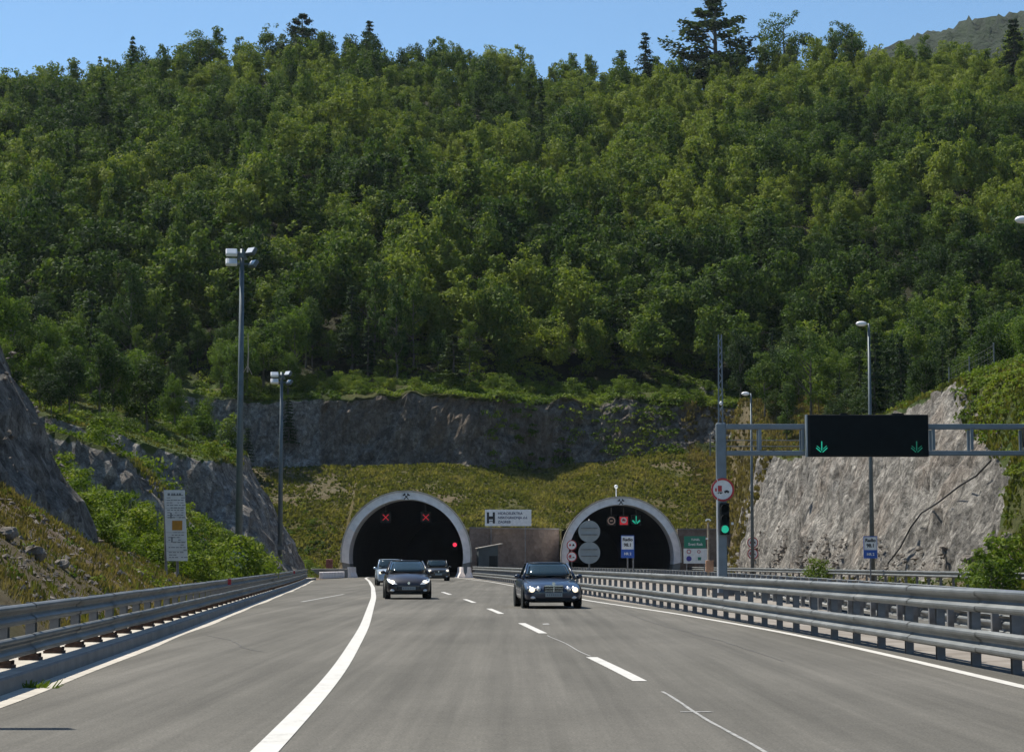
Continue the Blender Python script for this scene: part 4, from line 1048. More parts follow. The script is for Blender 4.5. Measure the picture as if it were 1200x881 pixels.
# ------------------------------------------------------------------ cars
def lofted(rings, cap=True):
    V = []; Fc = []; n = len(rings[0])
    for r in rings: V += r
    for i in range(len(rings) - 1):
        for k in range(n):
            l = (k + 1) % n; Fc.append((i * n + k, i * n + l, (i + 1) * n + l, (i + 1) * n + k))
    if cap: Fc.append(tuple(range(n))[::-1]); Fc.append(tuple(range((len(rings) - 1) * n, len(rings) * n)))
    return V, Fc
def subsurf(o, lv=2):
    m = o.modifiers.new('smooth', 'SUBSURF'); m.levels = lv; m.render_levels = lv
def car(loc, rz, paint, kind, label):
    """local frame: front at y=0 facing -Y, length along +Y"""
    g = empty('car', loc, rz, label, 'car')
    S = dict(
        sedan=dict(L=4.8, w=.90, st=[(.0, .60, .34, .50, .56), (.06, .80, .24, .58, .64), (.30, .88, .20, .68, .76), (.9, .90, .19, .77, .86), (1.45, .90, .19, .84, .94), (2.4, .90, .19, .87, .96), (3.6, .90, .19, .89, .99), (4.4, .86, .22, .87, .96), (4.72, .78, .28, .80, .88), (4.8, .62, .38, .7, .76)],
                   gh=dict(yb0=1.35, yt0=2.10, yt1=3.35, yb1=4.15, wb=.80, wt=.60, zb=.90, zt=1.42), fw=.82, rw=3.72),
        hatch=dict(L=4.3, w=.88, st=[(.0, .50, .32, .46, .54), (.07, .76, .22, .60, .68), (.35, .86, .2, .74, .84), (.8, .875, .19, .83, .96), (1.15, .88, .19, .90, 1.03), (2.4, .88, .19, .93, 1.05), (3.5, .88, .19, .96, 1.07), (4.1, .84, .24, .92, 1.02), (4.28, .70, .32, .8, .9)],
                   gh=dict(yb0=.95, yt0=1.95, yt1=3.4, yb1=4.05, wb=.79, wt=.58, zb=.96, zt=1.50), fw=.80, rw=3.4),
        suv=dict(L=4.4, w=.88, st=[(.0, .66, .36, .62, .70), (.06, .82, .26, .76, .84), (.30, .87, .24, .88, .96), (.9, .88, .24, .93, 1.02), (1.2, .88, .24, .97, 1.06), (2.4, .88, .24, .99, 1.08), (3.8, .88, .24, 1.0, 1.08), (4.3, .84, .28, .98, 1.06), (4.4, .74, .36, .9, .96)],
                 gh=dict(yb0=1.05, yt0=1.60, yt1=3.9, yb1=4.3, wb=.80, wt=.66, zb=1.0, zt=1.62), fw=.82, rw=3.45))[kind]
    rings = []
    for (y, w_, zb, zs, zt_) in S['st']:
        pr = [(0, zb), (.78 * w_, zb), (.97 * w_, zb + .06), (w_, zb + .35 * (zs - zb)), (w_, zb + .75 * (zs - zb)), (.965 * w_, zs), (.86 * w_, zs + .35 * (zt_ - zs)), (.5 * w_, zt_ - .008), (0, zt_)]
        ring = [(x, y, z) for x, z in pr] + [(-x, y, z) for x, z in pr[-2:0:-1]]
        rings.append(ring)
    V, Fc = lofted(rings); body = mesh_obj('body', V, Fc, paint, g, True); subsurf(body)
    q = S['gh']
    def ring(z, y0, y1, w_, bow):
        return [(0, y0 - bow, z), (w_ * .6, y0 - bow * .6, z), (w_, y0 + .08, z), (w_ * 1.03, (y0 * .6 + y1 * .4), z), (w_ * 1.02, (y0 + y1) / 2 + .3, z), (w_, y1 - .12, z), (w_ * .55, y1 + bow * .5, z), (0, y1 + bow * .6, z)]
    def full(r): return r + [(-x, y, z) for x, y, z in r[-2:0:-1]]
    zr = [(0, .0), (.5, .5), (.86, .88), (.96, 1.0)]
    rs = []
    for (f, h) in zr:
        rs.append(full(ring(q['zb'] - .02 + (q['zt'] - q['zb']) * f, q['yb0'] + (q['yt0'] - q['yb0']) * h, q['yb1'] + (q['yt1'] - q['yb1']) * h, q['wb'] + (q['wt'] - q['wb']) * h, .10)))
    V, Fc = lofted(rs); o = mesh_obj('windows', V, Fc, M_GLASS, g, True); subsurf(o)
    # roof with pillars in body colour
    top = full(ring(q['zt'] - .055, q['yt0'] - .10, q['yt1'] + .08, q['wt'] + .035, .10)); top2 = full(ring(q['zt'] - .01, q['yt0'] + .05, q['yt1'] - .05, q['wt'] - .07, .08)); top3 = full(ring(q['zt'], q['yt0'] + .35, q['yt1'] - .3, q['wt'] * .5, .04))
    V, Fc = lofted([top, top2, top3]); o = mesh_obj('roof', V, Fc, paint, g, True); subsurf(o)
    for s in (-1, 1):
        b = MB()
        b.tube([(s * (q['wb'] + .015), q['yb0'] + .10, q['zb']), (s * (q['wb'] + q['wt']) / 2 * 1.02, (q['yb0'] + q['yt0']) / 2 + .02, (q['zb'] + q['zt']) / 2 - .02), (s * (q['wt'] + .02), q['yt0'] - .02, q['zt'] - .05)], [.045, .038, .036], 8)
        b.build('front_pillar', paint, g, True)
        b = MB(); b.tube([(s * (q['wb'] + .03), (q['yb0'] + q['yb1']) / 2, q['zb']), (s * (q['wt'] + .035), (q['yt0'] + q['yt1']) / 2, q['zt'] - .05)], .035, 8); b.build('middle_pillar', M_BLACK, g)
        # mirrors
        ym = q['yb0'] + .35
        b = MB(); b.ellipsoid((s * (q['wb'] + .17), ym, q['zb'] + .07), (.10, .06, .07)); b.tube([(s * (q['wb'] + .02), ym + .03, q['zb'] + .03), (s * (q['wb'] + .18), ym + .02, q['zb'] + .05)], .03, 6); b.build('wing_mirror', paint, g, True)
        # wheels
        for yw in (S['fw'], S['rw']):
            xw = s * (S['w'] - .10)
            b = MB(); b.disc((s * (S['w'] - .005), yw, .34), .385, .03, 28, 'X'); b.build('wheel_arch', M_BLACK, g)
            we = MB(); n = 26; V = []; Fc = []
            pr = [(.21, -.10), (.28, -.105), (.31, -.08), (.315, 0), (.31, .08), (.28, .105), (.21, .10)]
            for k_ in range(n):
                t_ = 2 * math.pi * k_ / n
                for (r, xx) in pr: V.append((xw + xx, yw + r * math.cos(t_), .315 + r * math.sin(t_)))
            for k_ in range(n):
                l = (k_ + 1) % n
                for e in range(len(pr) - 1): Fc.append((k_ * 7 + e, k_ * 7 + e + 1, l * 7 + e + 1, l * 7 + e))
            we.add(V, Fc); wo = we.build('tyre', M_RUBBER, g, True)
            b = MB(); b.disc((xw + s * .085, yw, .315), .07, .04, 14, 'X')
            for k_ in range(6):
                a_ = k_ * math.pi / 3; b.box((xw + s * .085, yw + .13 * math.cos(a_), .315 + .13 * math.sin(a_)), (.03, .05, .17), M=Matrix.Rotation(-(a_ - math.pi / 2), 4, 'X').inverted())
            b.tube([(xw + s * .06, yw + .205 * math.cos(t_), .315 + .205 * math.sin(t_)) for t_ in np.linspace(0, 2 * math.pi, 25)], .02, 5, False)
            b.build('rim', M_RIM, wo)
        # lights
        if kind == 'sedan':
            for (x_, z_, rr, zr_) in ((.66, .575, .115, .105), (.455, .585, .075, .09)):
                b = MB(); b.ellipsoid((s * x_, .085 + .10 * (x_ - .4), z_), (rr * 1.18, .10, zr_ * 1.18), 16, 10); b.build('headlight_rim', M_CHROME, g, True)
                b = MB(); b.ellipsoid((s * x_, .045 + .10 * (x_ - .4), z_), (rr * .82, .10, zr_ * .82), 16, 10); b.build('headlight', M_LAMP if x_ > .5 else M_LENS, g, True)
        else:
            zz = .66 if kind == 'hatch' else .80
            b = MB(); V = []
            pts = [(.42, .00, zz - .10), (.62, .02, zz - .09), (.80, .16, zz), (.84, .42, zz + .13), (.70, .26, zz + .11), (.52, .08, zz)] if kind == 'hatch' else [(.56, .0, zz - .12), (.78, .03, zz - .12), (.83, .14, zz), (.80, .12, zz + .10), (.62, .04, zz + .10), (.54, .0, zz)]
            c_ = np.mean(pts, 0)
            V = [(s * x_, y_ + .08, z_) for x_, y_, z_ in pts] + [(s * (c_[0] + (x_ - c_[0]) * .9), y_ - .02, c_[2] + (z_ - c_[2]) * .9) for x_, y_, z_ in pts]
            n = 6; Fc = [(k_, (k_ + 1) % n, n + (k_ + 1) % n, n + k_) for k_ in range(n)] + [tuple(range(n))[::-1], tuple(range(n, 2 * n))]
            b.add(V, Fc); b.build('headlight', M_LENS, g)
            b = MB(); b.ellipsoid((s * (c_[0] - .02), c_[1] - .03, c_[2] - .01), (.10, .07, .07), 12, 8); b.build('headlight_bulb', M_LAMP, g, True)
        b = MB(); b.ellipsoid((s * .62, .06, .34), (.09, .05, .05)); b.build('fog_light', M_LENS, g, True)
        b = MB(); b.box((s * (S['w'] - .08), .4, .19), (.06, .5, .05)); b.build('side_sill', M_BLACK, g)
    zg = {'sedan': .60, 'hatch': .44, 'suv': .72}[kind]; wg = {'sedan': .60, 'hatch': .9, 'suv': .8}[kind]; hg = {'sedan': .20, 'hatch': .17, 'suv': .16}[kind]
    b = MB(); b.box((0, .04, zg), (wg, .12, hg), bev=.03); gr_ = b.build('grille', M_BLACK, g)
    b = MB()
    for k_ in range(4): b.box((0, -.026, zg - hg / 2 + hg * (k_ + .5) / 4), (wg * .92, .012, .010))
    if kind == 'sedan':
        b.box((0, -.03, zg + hg / 2), (wg * .95, .03, .022)); b.box((0, -.028, zg), (.022, .012, hg))
    b.build('slats', M_CHROME if kind == 'sedan' else M_GALVD, gr_)
    b = MB(); b.box((0, .06, .27), (1.15, .12, .12), bev=.03); b.build('lower_intake', M_BLACK, g)
    b = MB(); b.box((0, -.035, .42 if kind != 'suv' else .5), (.52, .02, .12)); pl = b.build('number_plate', M_SGREY, g)
    b = MB(); rr = random.Random(kind)
    for k_ in range(7): b.box((-.2 + k_ * .065, -.048, .42 if kind != 'suv' else .5), (.03, .006, .06))
    b.build('plate_marks', grt, pl)
    b = MB(); b.disc((0, -.02 if kind != 'sedan' else .03, {'sedan': .76, 'hatch': .62, 'suv': .72}[kind]), .05, .03, 16); b.build('bonnet_badge', M_CHROME, g)
    b = MB()
    for s in (-1, 1): b.tube([(s * .35 - .3, q['yb0'] - .02, q['zb'] + .03), (s * .35 + .25, q['yb0'] + .07, q['zb'] + .08)], .012, 5)
    b.build('wipers', M_BLACK, g)
    b = MB(); b.box((0, S['L'] / 2, .24), (1.3, S['L'] * .8, .12)); b.build('underbody', M_BLACK, g)
    b = MB()   # dark dashboard and seats shapes read through glass as a pale line
    return g
def paint(name, col): return mat(name, col, .35, .0, coat=.7)
P1 = paint('navy_paint', (.006, .015, .040)); P2 = paint('dark_plum_paint', (.012, .009, .012)); P3 = paint('steel_blue_paint', (.34, .44, .56)); P4 = paint('black_paint', (.016, .019, .022))
def place_car(pxc, pyb, rz, paint_, kind, label):
    x, y = gnd(pxc, pyb); return car((x, y, 0), rz, paint_, kind, label)
place_car(649, 713, R(4.5), P1, 'sedan', 'dark navy saloon car in the right lane, headlights on, nearest of the cars')
place_car(479, 702, R(5), P2, 'hatch', 'dark plum hatchback with swept headlights in front of the left tunnel')
place_car(459, 686, R(6), P3, 'suv', 'pale steel blue car half hidden behind the plum hatchback')
place_car(514, 680.5, R(6), P4, 'suv', 'black tall car leaving the left tunnel, to the right of the plum hatchback')

# ------------------------------------------------------------------ vegetation
rs = np.random.RandomState(7)
def cards(cen, nrm, size, aspect, rot=None):
    """rhombus-like leaf sprays; returns verts (n,4,3)"""
    n = len(cen); nrm = nrm / (np.linalg.norm(nrm, axis=1, keepdims=True) + 1e-9)
    a = rs.normal(size=(n, 3)); u = np.cross(nrm, a); u /= np.linalg.norm(u, axis=1, keepdims=True) + 1e-9; v = np.cross(nrm, u)
    s = size[:, None]; k = aspect
    return np.stack([cen - u * s, cen + v * s * k + u * s * .15, cen + u * s + nrm * s * .25, cen - v * s * k - u * s * .1], 1)
def crown_arrays(kind, seed, nq, sz):
    global rs; rs = np.random.RandomState(seed)
    cs, ns, ts, ss = [], [], [], []
    if kind in ('broad', 'slim', 'bush', 'open'):
        H, rx, rz, z0, nb, br = dict(broad=(9, 2.5, 3.3, 5.4, 26, (.75, 1.35)), slim=(9.5, 1.5, 3.9, 5.4, 20, (.6, 1.0)), bush=(2.2, 1.2, .95, .9, 12, (.4, .65)), open=(10, 3.4, 3.6, 6.4, 22, (.6, 1.1)))[kind]
        B = []
        for i in range(nb):
            d = rs.normal(size=3); d /= np.linalg.norm(d); r = rs.uniform(.25, 1) ** .6
            taper = 1 - .35 * max(0, d[2]) * r
            B.append((np.array([d[0] * rx * r * taper * rs.uniform(.75, 1.2), d[1] * rx * r * taper, z0 + d[2] * rz * r]), rs.uniform(*br), rs.uniform(-.22, .22)))
        for _ in range(4):   # leader shoots breaking the outline
            a = rs.uniform(0, 6.28); B.append((np.array([math.cos(a) * rx * rs.uniform(.1, .7), math.sin(a) * rx * .5, z0 + rz * rs.uniform(.9, 1.12)]), br[0] * .75, rs.uniform(0, .25)))
        tot = sum(b[1] ** 2 for b in B)
        for (c, r, tn) in B:
            n = max(6, int(nq * r * r / tot)); d = rs.normal(size=(n, 3)); d /= np.linalg.norm(d, axis=1, keepdims=True)
            rad = r * rs.uniform(.45, 1.12, n) ** .8
            sp = np.array([1, 1, .8])
            cs.append(c + d * rad[:, None] * sp); nn = d + rs.normal(size=(n, 3)) * .55 + np.array([0, 0, .35]); ns.append(nn)
            ts.append(np.clip(.5 + tn + rs.normal(size=n) * .14, 0, 1)); ss.append(sz * rs.uniform(.6, 1.25, n))
    else:                    # fir: drooping tiers of boughs
        H = 10.5 if kind == 'fir' else 12; R0 = 2.0 if kind == 'fir' else 5.0
        tiers = 15 if kind == 'fir' else 10
        for i in range(tiers):
            f = i / (tiers - 1); z = 1.6 + (H - 1.9) * f
            Rr = R0 * (1 - f) ** .85 + .25 if kind == 'fir' else R0 * ((1 - f) ** .45 * .85 + .15) * rs.uniform(.6, 1.1)
            nbgh = int(8 - 3 * f) if kind == 'fir' else int(13 - 5 * f)
            for j in range(nbgh):
                a = rs.uniform(0, 6.28); L = Rr * rs.uniform(.65, 1.15); n = max(4, int(nq / tiers / nbgh * (1.5 - f * .9)))
                u_ = rs.uniform(.12, 1, n); wd = (.16 + .28 * u_) * (1 if kind == 'fir' else 1.5)
                x = (u_ ** (1 if kind == 'fir' else .6)) * L; off = rs.normal(size=n) * wd * .6
                zz = z - .22 * x + rs.normal(size=n) * (.10 if kind == 'fir' else .2) + (.0 if kind == 'fir' else .35 * x * u_)
                P = np.stack([math.cos(a) * x - math.sin(a) * off, math.sin(a) * x + math.cos(a) * off, zz], 1)
                cs.append(P); ns.append(rs.normal(size=(n, 3)) * .5 + np.array([math.cos(a) * .3, math.sin(a) * .3, .9]))
                ts.append(np.clip(.5 + rs.uniform(-.2, .2) + rs.normal(size=n) * .12, 0, 1)); ss.append(sz * rs.uniform(.6, 1.15, n))
    cen = np.concatenate(cs); nr = np.concatenate(ns); ti = np.concatenate(ts); sz_ = np.concatenate(ss)
    return cards(cen, nr, sz_, .62), ti
def quad_mesh(name, Q, tint, m):
    n = len(Q); me = bpy.data.meshes.new(name)
    me.vertices.add(n * 4); me.vertices.foreach_set('co', np.ascontiguousarray(Q, dtype=np.float32).ravel())
    me.loops.add(n * 4); me.loops.foreach_set('vertex_index', np.arange(n * 4, dtype=np.int32))
    me.polygons.add(n); me.polygons.foreach_set('loop_start', np.arange(0, n * 4, 4, dtype=np.int32))
    a = me.attributes.new('tint', 'FLOAT', 'POINT'); a.data.foreach_set('value', np.repeat(tint, 4).astype(np.float32))
    me.materials.append(m); me.update(); return me
def trunk_mesh(kind, seed):
    r = random.Random(seed); b = MB()
    H = dict(broad=7.5, slim=8.5, bush=1.4, open=8.5, fir=10.2, spread=11.5)[kind]; kind = kind.replace('dark', 'broad').replace('pale', 'broad'); r0 = dict(broad=.17, slim=.13, bush=.05, open=.2, fir=.17, spread=.3)[kind]
    pts = [(r.uniform(-.12, .12) * (i > 0) * H / 8, r.uniform(-.12, .12) * (i > 0) * H / 8, -.5 + (H + .5) * i / 5) for i in range(6)]
    b.tube(pts, [r0 * (1 - .8 * i / 5) for i in range(6)], 7)
    for _ in range(3 if kind == 'bush' else (0 if kind == 'fir' else 7)):
        z = H * r.uniform(.25, .8); a = r.uniform(0, 6.28); L = H * r.uniform(.15, .3)
        b.tube([(0, 0, z), (math.cos(a) * L * .5, math.sin(a) * L * .5, z + L * .35), (math.cos(a) * L, math.sin(a) * L, z + L * .8)], [r0 * .4, r0 * .25, r0 * .1], 5)
    me = bpy.data.meshes.new('trunk'); me.from_pydata([tuple(v) for v in b.V], [], b.F); me.materials.append(M_BARK); me.update(); return me
VAR = {}
def variants(kind, n, nq, sz, m, key=None):
    L = []
    for i in range(n):
        Q, ti = crown_arrays(kind, 100 + 17 * i + hash_name(kind), nq, sz)
        L.append((quad_mesh('crown', Q, ti, m), trunk_mesh(kind, i), Q, ti))
    VAR[key or kind] = L
def hash_name(s): return sum(ord(c) for c in s)
variants('broad', 6, 4600, .145, M_LEAF); variants('slim', 3, 3600, .13, M_LEAF); variants('open', 3, 4200, .135, M_LEAF)
variants('broad', 4, 4600, .145, M_DLEAF, 'dark'); variants('broad', 3, 4600, .145, M_PLEAF, 'pale'); variants('fir', 3, 4000, .155, M_FIR); variants('bush', 4, 1300, .085, M_SHRUB); variants('spread', 2, 7000, .24, M_FIR)
FARV = {k: [crown_arrays(k, 300 + 13 * i + hash_name(k), nq, sz) for i in range(n)] for k, n, nq, sz in (('broad', 5, 2100, .215), ('slim', 2, 1700, .20), ('fir', 2, 1800, .21))}
def tree(kind, i, x, y, z, s, sz_, rz, name, label, cat, group=None):
    cr, tr, _, _ = VAR[kind][i % len(VAR[kind])]
    g = bpy.data.objects.new(name, None); C.objects.link(g); g.location = (x, y, z); g.rotation_euler = (0, 0, rz); g.scale = (s, s, sz_)
    g.empty_display_size = .3; tag(g, label, cat, group)
    for nm, me in (('crown', cr), ('trunk', tr)):
        o = bpy.data.objects.new(nm, me); C.objects.link(o); o.parent = g
    return g
def in_view(x, y, z, m=60):
    px = 600 + x / y * F; return -m < px < 1200 + m
# forest sites: jittered grid on the slope
rt = random.Random(11); sites = []
ty = 249.0
row = 0
while ty < 452:
    spy = 3.5 + (ty - 248) * .003; spx = 3.5 if ty < 262 else 3.95
    half = (ty + 20) * .27 + 14
    x = -half - (row % 2) * spx / 2
    while x < half:
        jx = x + rt.uniform(-1.5, 1.5); t_ = ty + rt.uniform(-1.6, 1.6)
        sites.append((jx, t_)); x += spx
    ty += spy * (.8 if ty < 262 else 1); row += 1
S_ = []
for (x, t_) in sites:
    y = float(Yof(np.array(t_), np.array(x))); S_.append((x, y))
# woods on the shoulders of the valley, nearer than the main slope
def side_sites(x0, x1, y0, y1, sp):
    y = y0
    while y < y1:
        x = x0
        while x < x1:
            S_.append((x + rt.uniform(-1.4, 1.4), y + rt.uniform(-1.4, 1.4), 1)); x += sp
        y += sp
side_sites(-78, -19, 128, 246, 4.4)
side_sites(24, 76, 132, 262, 4.4)
ok = []
for s in S_:
    x, y = s[0], s[1]
    px = 600 + x / y * F
    if not (-70 < px < 1270): continue
    if len(s) == 3:
        t_ = float(tof(np.array(y), np.array(x)))
        if t_ > 247: continue
        oL = float(XL(y)) - x; oR = x - float(XR(y))
        if x < 0:
            lim = np.interp(y, [128, 160, 190, 225, 250], [21, 15, 11, 9.5, 3])
            if oL < lim: continue
        else:
            lim = np.interp(y, [132, 165, 200, 262], [13, 9.5, 8, 4])
            if oR < lim: continue
    ok.append((x, y))
A = np.array(ok); Z = land(A[:, 0], A[:, 1]); T_ = tof(A[:, 1], A[:, 0])
dist = A[:, 1]
order = np.argsort(dist)
kn = fbm(A[:, 0] * .035, A[:, 1] * .035, 0, 3, 91); kn2 = fbm(A[:, 0] * .02, A[:, 1] * .02, 0, 2, 95)
FL = {'broad': 'green broadleaf tree in the dense wood on the slope', 'slim': 'slender leafy tree in the dense wood on the slope', 'fir': 'dark pointed fir in the dense wood on the slope', 'open': 'loose-crowned leafy tree in the dense wood on the slope'}
FL2 = {'pale': 'pale yellow-green broadleaf tree', 'dark': 'dark broadleaf tree', 'broad': 'green broadleaf tree', 'slim': 'slender leafy tree', 'fir': 'dark pointed fir', 'open': 'loose-crowned leafy tree'}
def col_of(x, y):
    px = 600 + x / y * F
    for lim, w_ in ((120, 'at the left edge'), (260, 'above the tall narrow board'), (380, 'behind the floodlight masts'), (560, 'above the left tunnel'), (650, 'above the white company board'), (800, 'above the right tunnel'), (940, 'behind the gantry column'), (1090, 'above the black message board'), (9999, 'at the right edge')):
        if px < lim: return w_
def place_label(d, x, y, t_):
    r = 'on the valley shoulder' if t_ < 247 else ('fronting the wood' if t_ < 253 else 'in the wood')
    return d + ' ' + r + ' ' + col_of(x, y)
FQ, FT = [], []; cnt = 0
for q, i in enumerate(order):
    x, y, z = A[i, 0], A[i, 1], Z[i]
    r = rt.random()
    k = 'fir' if (r < (.09 if T_[i] < 380 else .02) + .10 * (kn[i] > .15) * (T_[i] < 380)) else ('slim' if r < .36 else ('open' if r < .46 else 'broad'))
    s = (.60 + .78 * rt.random() ** 1.6) * (1 + .2 * kn2[i]); near = T_[i] < 247
    if near: s *= np.interp(y, [128, 160, 200, 246], [.5, .6, .72, .85])
    elif T_[i] < 256: s *= .85
    s *= float(np.interp(T_[i], [255, 430], [1.0, .80]))
    szz = s * rt.uniform(.85, 1.22); rz = rt.uniform(0, 6.28)
    px_ = 600 + x / y * F
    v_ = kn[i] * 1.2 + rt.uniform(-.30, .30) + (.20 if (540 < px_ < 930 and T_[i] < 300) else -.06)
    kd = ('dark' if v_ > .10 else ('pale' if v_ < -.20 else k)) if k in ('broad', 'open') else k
    if cnt < 300:
        lab = place_label(FL2[kd], x, y, T_[i])
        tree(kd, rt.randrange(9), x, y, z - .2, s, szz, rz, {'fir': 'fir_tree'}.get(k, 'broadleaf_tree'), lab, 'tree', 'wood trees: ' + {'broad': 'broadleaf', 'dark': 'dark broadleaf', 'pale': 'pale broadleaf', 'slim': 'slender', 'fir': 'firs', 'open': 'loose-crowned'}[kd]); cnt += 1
    else:
        if k == 'open': k = 'broad'
        Q, ti = FARV[k][rt.randrange(len(FARV[k]))]
        c, s_ = math.cos(rz), math.sin(rz)
        P = Q.reshape(-1, 3); X_ = (P[:, 0] * c - P[:, 1] * s_) * s + x; Y_ = (P[:, 0] * s_ + P[:, 1] * c) * s + y; Z_ = P[:, 2] * szz + z - .2
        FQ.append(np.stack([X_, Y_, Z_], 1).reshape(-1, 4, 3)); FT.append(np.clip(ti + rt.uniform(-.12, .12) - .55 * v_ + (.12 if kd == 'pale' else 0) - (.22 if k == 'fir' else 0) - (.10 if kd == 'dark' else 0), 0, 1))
print('forest sites', len(A), 'far', len(FQ))
o = bpy.data.objects.new('forest', quad_mesh('forest', np.concatenate(FQ), np.concatenate(FT), M_LEAF)); C.objects.link(o)
tag(o, 'dense mixed forest covering the upper slope of the hill', 'forest', None, 'stuff')
# trees standing out on the skyline
def sky_tree(kind, px, ytop, Y, wpx, label, name, i=0, cat='tree'):
    p = at(px, ytop, Y); Qv = VAR[kind][i % len(VAR[kind])][2]; Hh = float(Qv[..., 2].max()); wd = float(np.percentile(Qv[..., 0], 97) - np.percentile(Qv[..., 0], 3))
    z = zl(p.x, Y); s = wpx / F * Y / wd; tree(kind, i, p.x, Y, z - .3, s, (p.z - z + .3) / Hh, px * .7, name, label, cat)
sky_tree('spread', 838, -3, 432, 98, 'largest tree on the skyline, spreading pine with sky showing through', 'pine_tree')
sky_tree('open', 918, 12, 432, 52, 'second tallest skyline tree, rounded and open, right of the spreading pine', 'broadleaf_tree')
sky_tree('fir', 756, 38, 430, 26, 'small dark pointed fir on the skyline left of the spreading pine', 'fir_tree', 1)
sky_tree('open', 985, 22, 432, 44, 'low feathery skyline tree between the rounded tree and the far hill', 'broadleaf_tree', 1)
sky_tree('spread', 355, 16, 425, 52, 'dark broad conifer crowning the skyline above the left tunnel', 'pine_tree')
sky_tree('fir', 433, 24, 428, 22, 'thin leaning fir on the skyline right of the dark broad conifer', 'fir_tree', 2)
sky_tree('broad', 235, 36, 425, 44, 'dark rounded tree on the left part of the skyline', 'broadleaf_tree', 3)
sky_tree('fir', 1188, 22, 425, 34, 'dark fir clump at the right end of the skyline', 'fir_tree', 0)
# the light green conical tree on the ledge above the cliff
x_, Y = at(531, 455, 243).x, 243; z = zl(x_, Y)
g = tree('fir', 0, x_, Y, z - .4, 1.25, .60, 1.0, 'young_fir', 'bright young fir on the ledge above the cliff, between the two tunnels', 'tree')
big = [(165, 492, 128, 2.0, 'large round dark bush at the left below the forest'), (962, 668, 135, .95, 'green bush at the foot of the grey rock face'), (275, 640, 96, 1.3, 'leafy bush right of the tall narrow board'),
       (120, 520, 118, 1.1, 'bright bush on the mound left of the round dark bush'), (300, 580, 128, 1.1, 'dark green bush beside the tall floodlight mast'), (1168, 560, 92, 1.5, 'yellow-green bush hanging down the right slope'), (245, 668, 80, .7, 'low pale bush behind the left guardrail'), (1160, 600, 90, 1.1, 'dark bush below the hanging yellow-green bush at right')]
for i, (px, py, Y, s, lab) in enumerate(big):
    x_ = at(px, py, Y).x; z = zl(x_, Y); tree('bush', i, x_, Y, z - .3 * s, s, s, i, 'bush', lab, 'bush')
# many shrubs on ledges and banks
cnt = 0; tries = 0
while cnt < 250 and tries < 9000:
    tries += 1
    c = rt.random()
    if c < .38: x = rt.uniform(-34, 30); t_ = rt.uniform(238, 247.5); y = float(Yof(np.array(t_), np.array(x))); s = rt.uniform(.5, 1.15); where = 'on the ledge above the dark cliff'; gp = 'shrubs on the cliff ledge'
    elif c < .86: y = rt.choice([rt.uniform(74, 108), rt.uniform(119, 149), rt.uniform(80, 225)]); x = float(XL(y)) - rt.uniform(1.5, 17); s = rt.uniform(.45, 1.15); where = 'on the left bank'; gp = 'shrubs on the left bank'
    else: y = rt.uniform(70, 235); x = float(XR(y)) + rt.uniform(3.5, 22); s = rt.uniform(.4, 1.0); where = 'on the slope right of the road'; gp = 'shrubs on the right slope'
    px = 600 + x / y * F
    if not -20 < px < 1220: continue
    e = .5; z = zl(x, y); gx_ = abs(zl(x + e, y) - zl(x - e, y)) / (2 * e); gy_ = abs(zl(x, y + e) - zl(x, y - e)) / (2 * e)
    if max(gx_, gy_) > 1.15: continue
    tree('bush', rt.randrange(4), x, y, z - .3 * s, s, s * rt.uniform(.7, 1.05), rt.uniform(0, 6.28), 'shrub', 'green leafy shrub ' + where + ' ' + col_of(x, y), 'shrub', gp); cnt += 1

# grass and weeds: stuff
def scatter(n, fn, blades, h, wdt, seed, slope_max=1.3):
    g = np.random.RandomState(seed); X, Y = fn(g, n)
    px = 600 + X / Y * F; k = (px > -60) & (px < 1260); X, Y = X[k], Y[k]
    e = .4; Zc = land(X, Y); gx_ = (land(X + e, Y) - land(X - e, Y)) / (2 * e); gy_ = (land(X, Y + e) - land(X, Y - e)) / (2 * e)
    k = np.hypot(gx_, gy_) < slope_max; X, Y, Zc = X[k], Y[k], Zc[k]
    pt = fbm(X * .35, Y * .35, 0, 3, seed); pt = pt - (seed == 61) * .45 * np.clip(fbm(X * .09, Y * .16, 0, 4, 37) * 2.2, 0, .7); k = g.uniform(-1, 1, len(X)) * .5 < pt + .35; X, Y, Zc, pt = X[k], Y[k], Zc[k], pt[k]
    n = len(X); hs = h * g.uniform(.5, 1.3, n) * (1 + .5 * pt)
    Qs, Ts = [], []
    base = np.clip(.5 + .55 * pt + g.normal(size=n) * .12, 0, 1)
    for b in range(blades):
        a = g.uniform(0, 6.28, n); r = g.uniform(0, .7, n) * h * .8; l = g.uniform(.1, .6, n) * hs
        cx, cy = X + np.cos(a) * r, Y + np.sin(a) * r; a2 = g.uniform(-.9, .9, n)
        wd = wdt * np.clip(Y / 110, .3, 1.2); ux, uy = np.cos(a2) * wd, np.sin(a2) * wd; lx, ly = np.cos(a * 3) * l, np.sin(a * 3) * l
        z0 = Zc - .08
        Q = np.stack([np.stack([cx - ux, cy - uy, z0], 1), np.stack([cx + ux, cy + uy, z0], 1), np.stack([cx + ux * .6 + lx, cy + uy * .6 + ly, z0 + hs], 1), np.stack([cx - ux * .5 + lx, cy - uy * .5 + ly, z0 + hs * .85], 1)], 1)
        Qs.append(Q); Ts.append(np.clip(base + g.normal(size=n) * .08, 0, 1))
    return np.concatenate(Qs), np.concatenate(Ts)
def f_slope(g, n):
    x = g.uniform(-32, 27, n); t_ = g.uniform(207.2, 232.5, n); return x, Yof(t_, x)
def f_ledge(g, n):
    x = g.uniform(-45, 42, n); t_ = 236 + 26 * g.uniform(0, 1, n) ** 1.4; return x, Yof(t_, x)
def f_left(g, n):
    y = 34 + 190 * g.uniform(0, 1, n) ** .9; return XL(y) - .2 - 26 * g.uniform(0, 1, n) ** 1.2, y
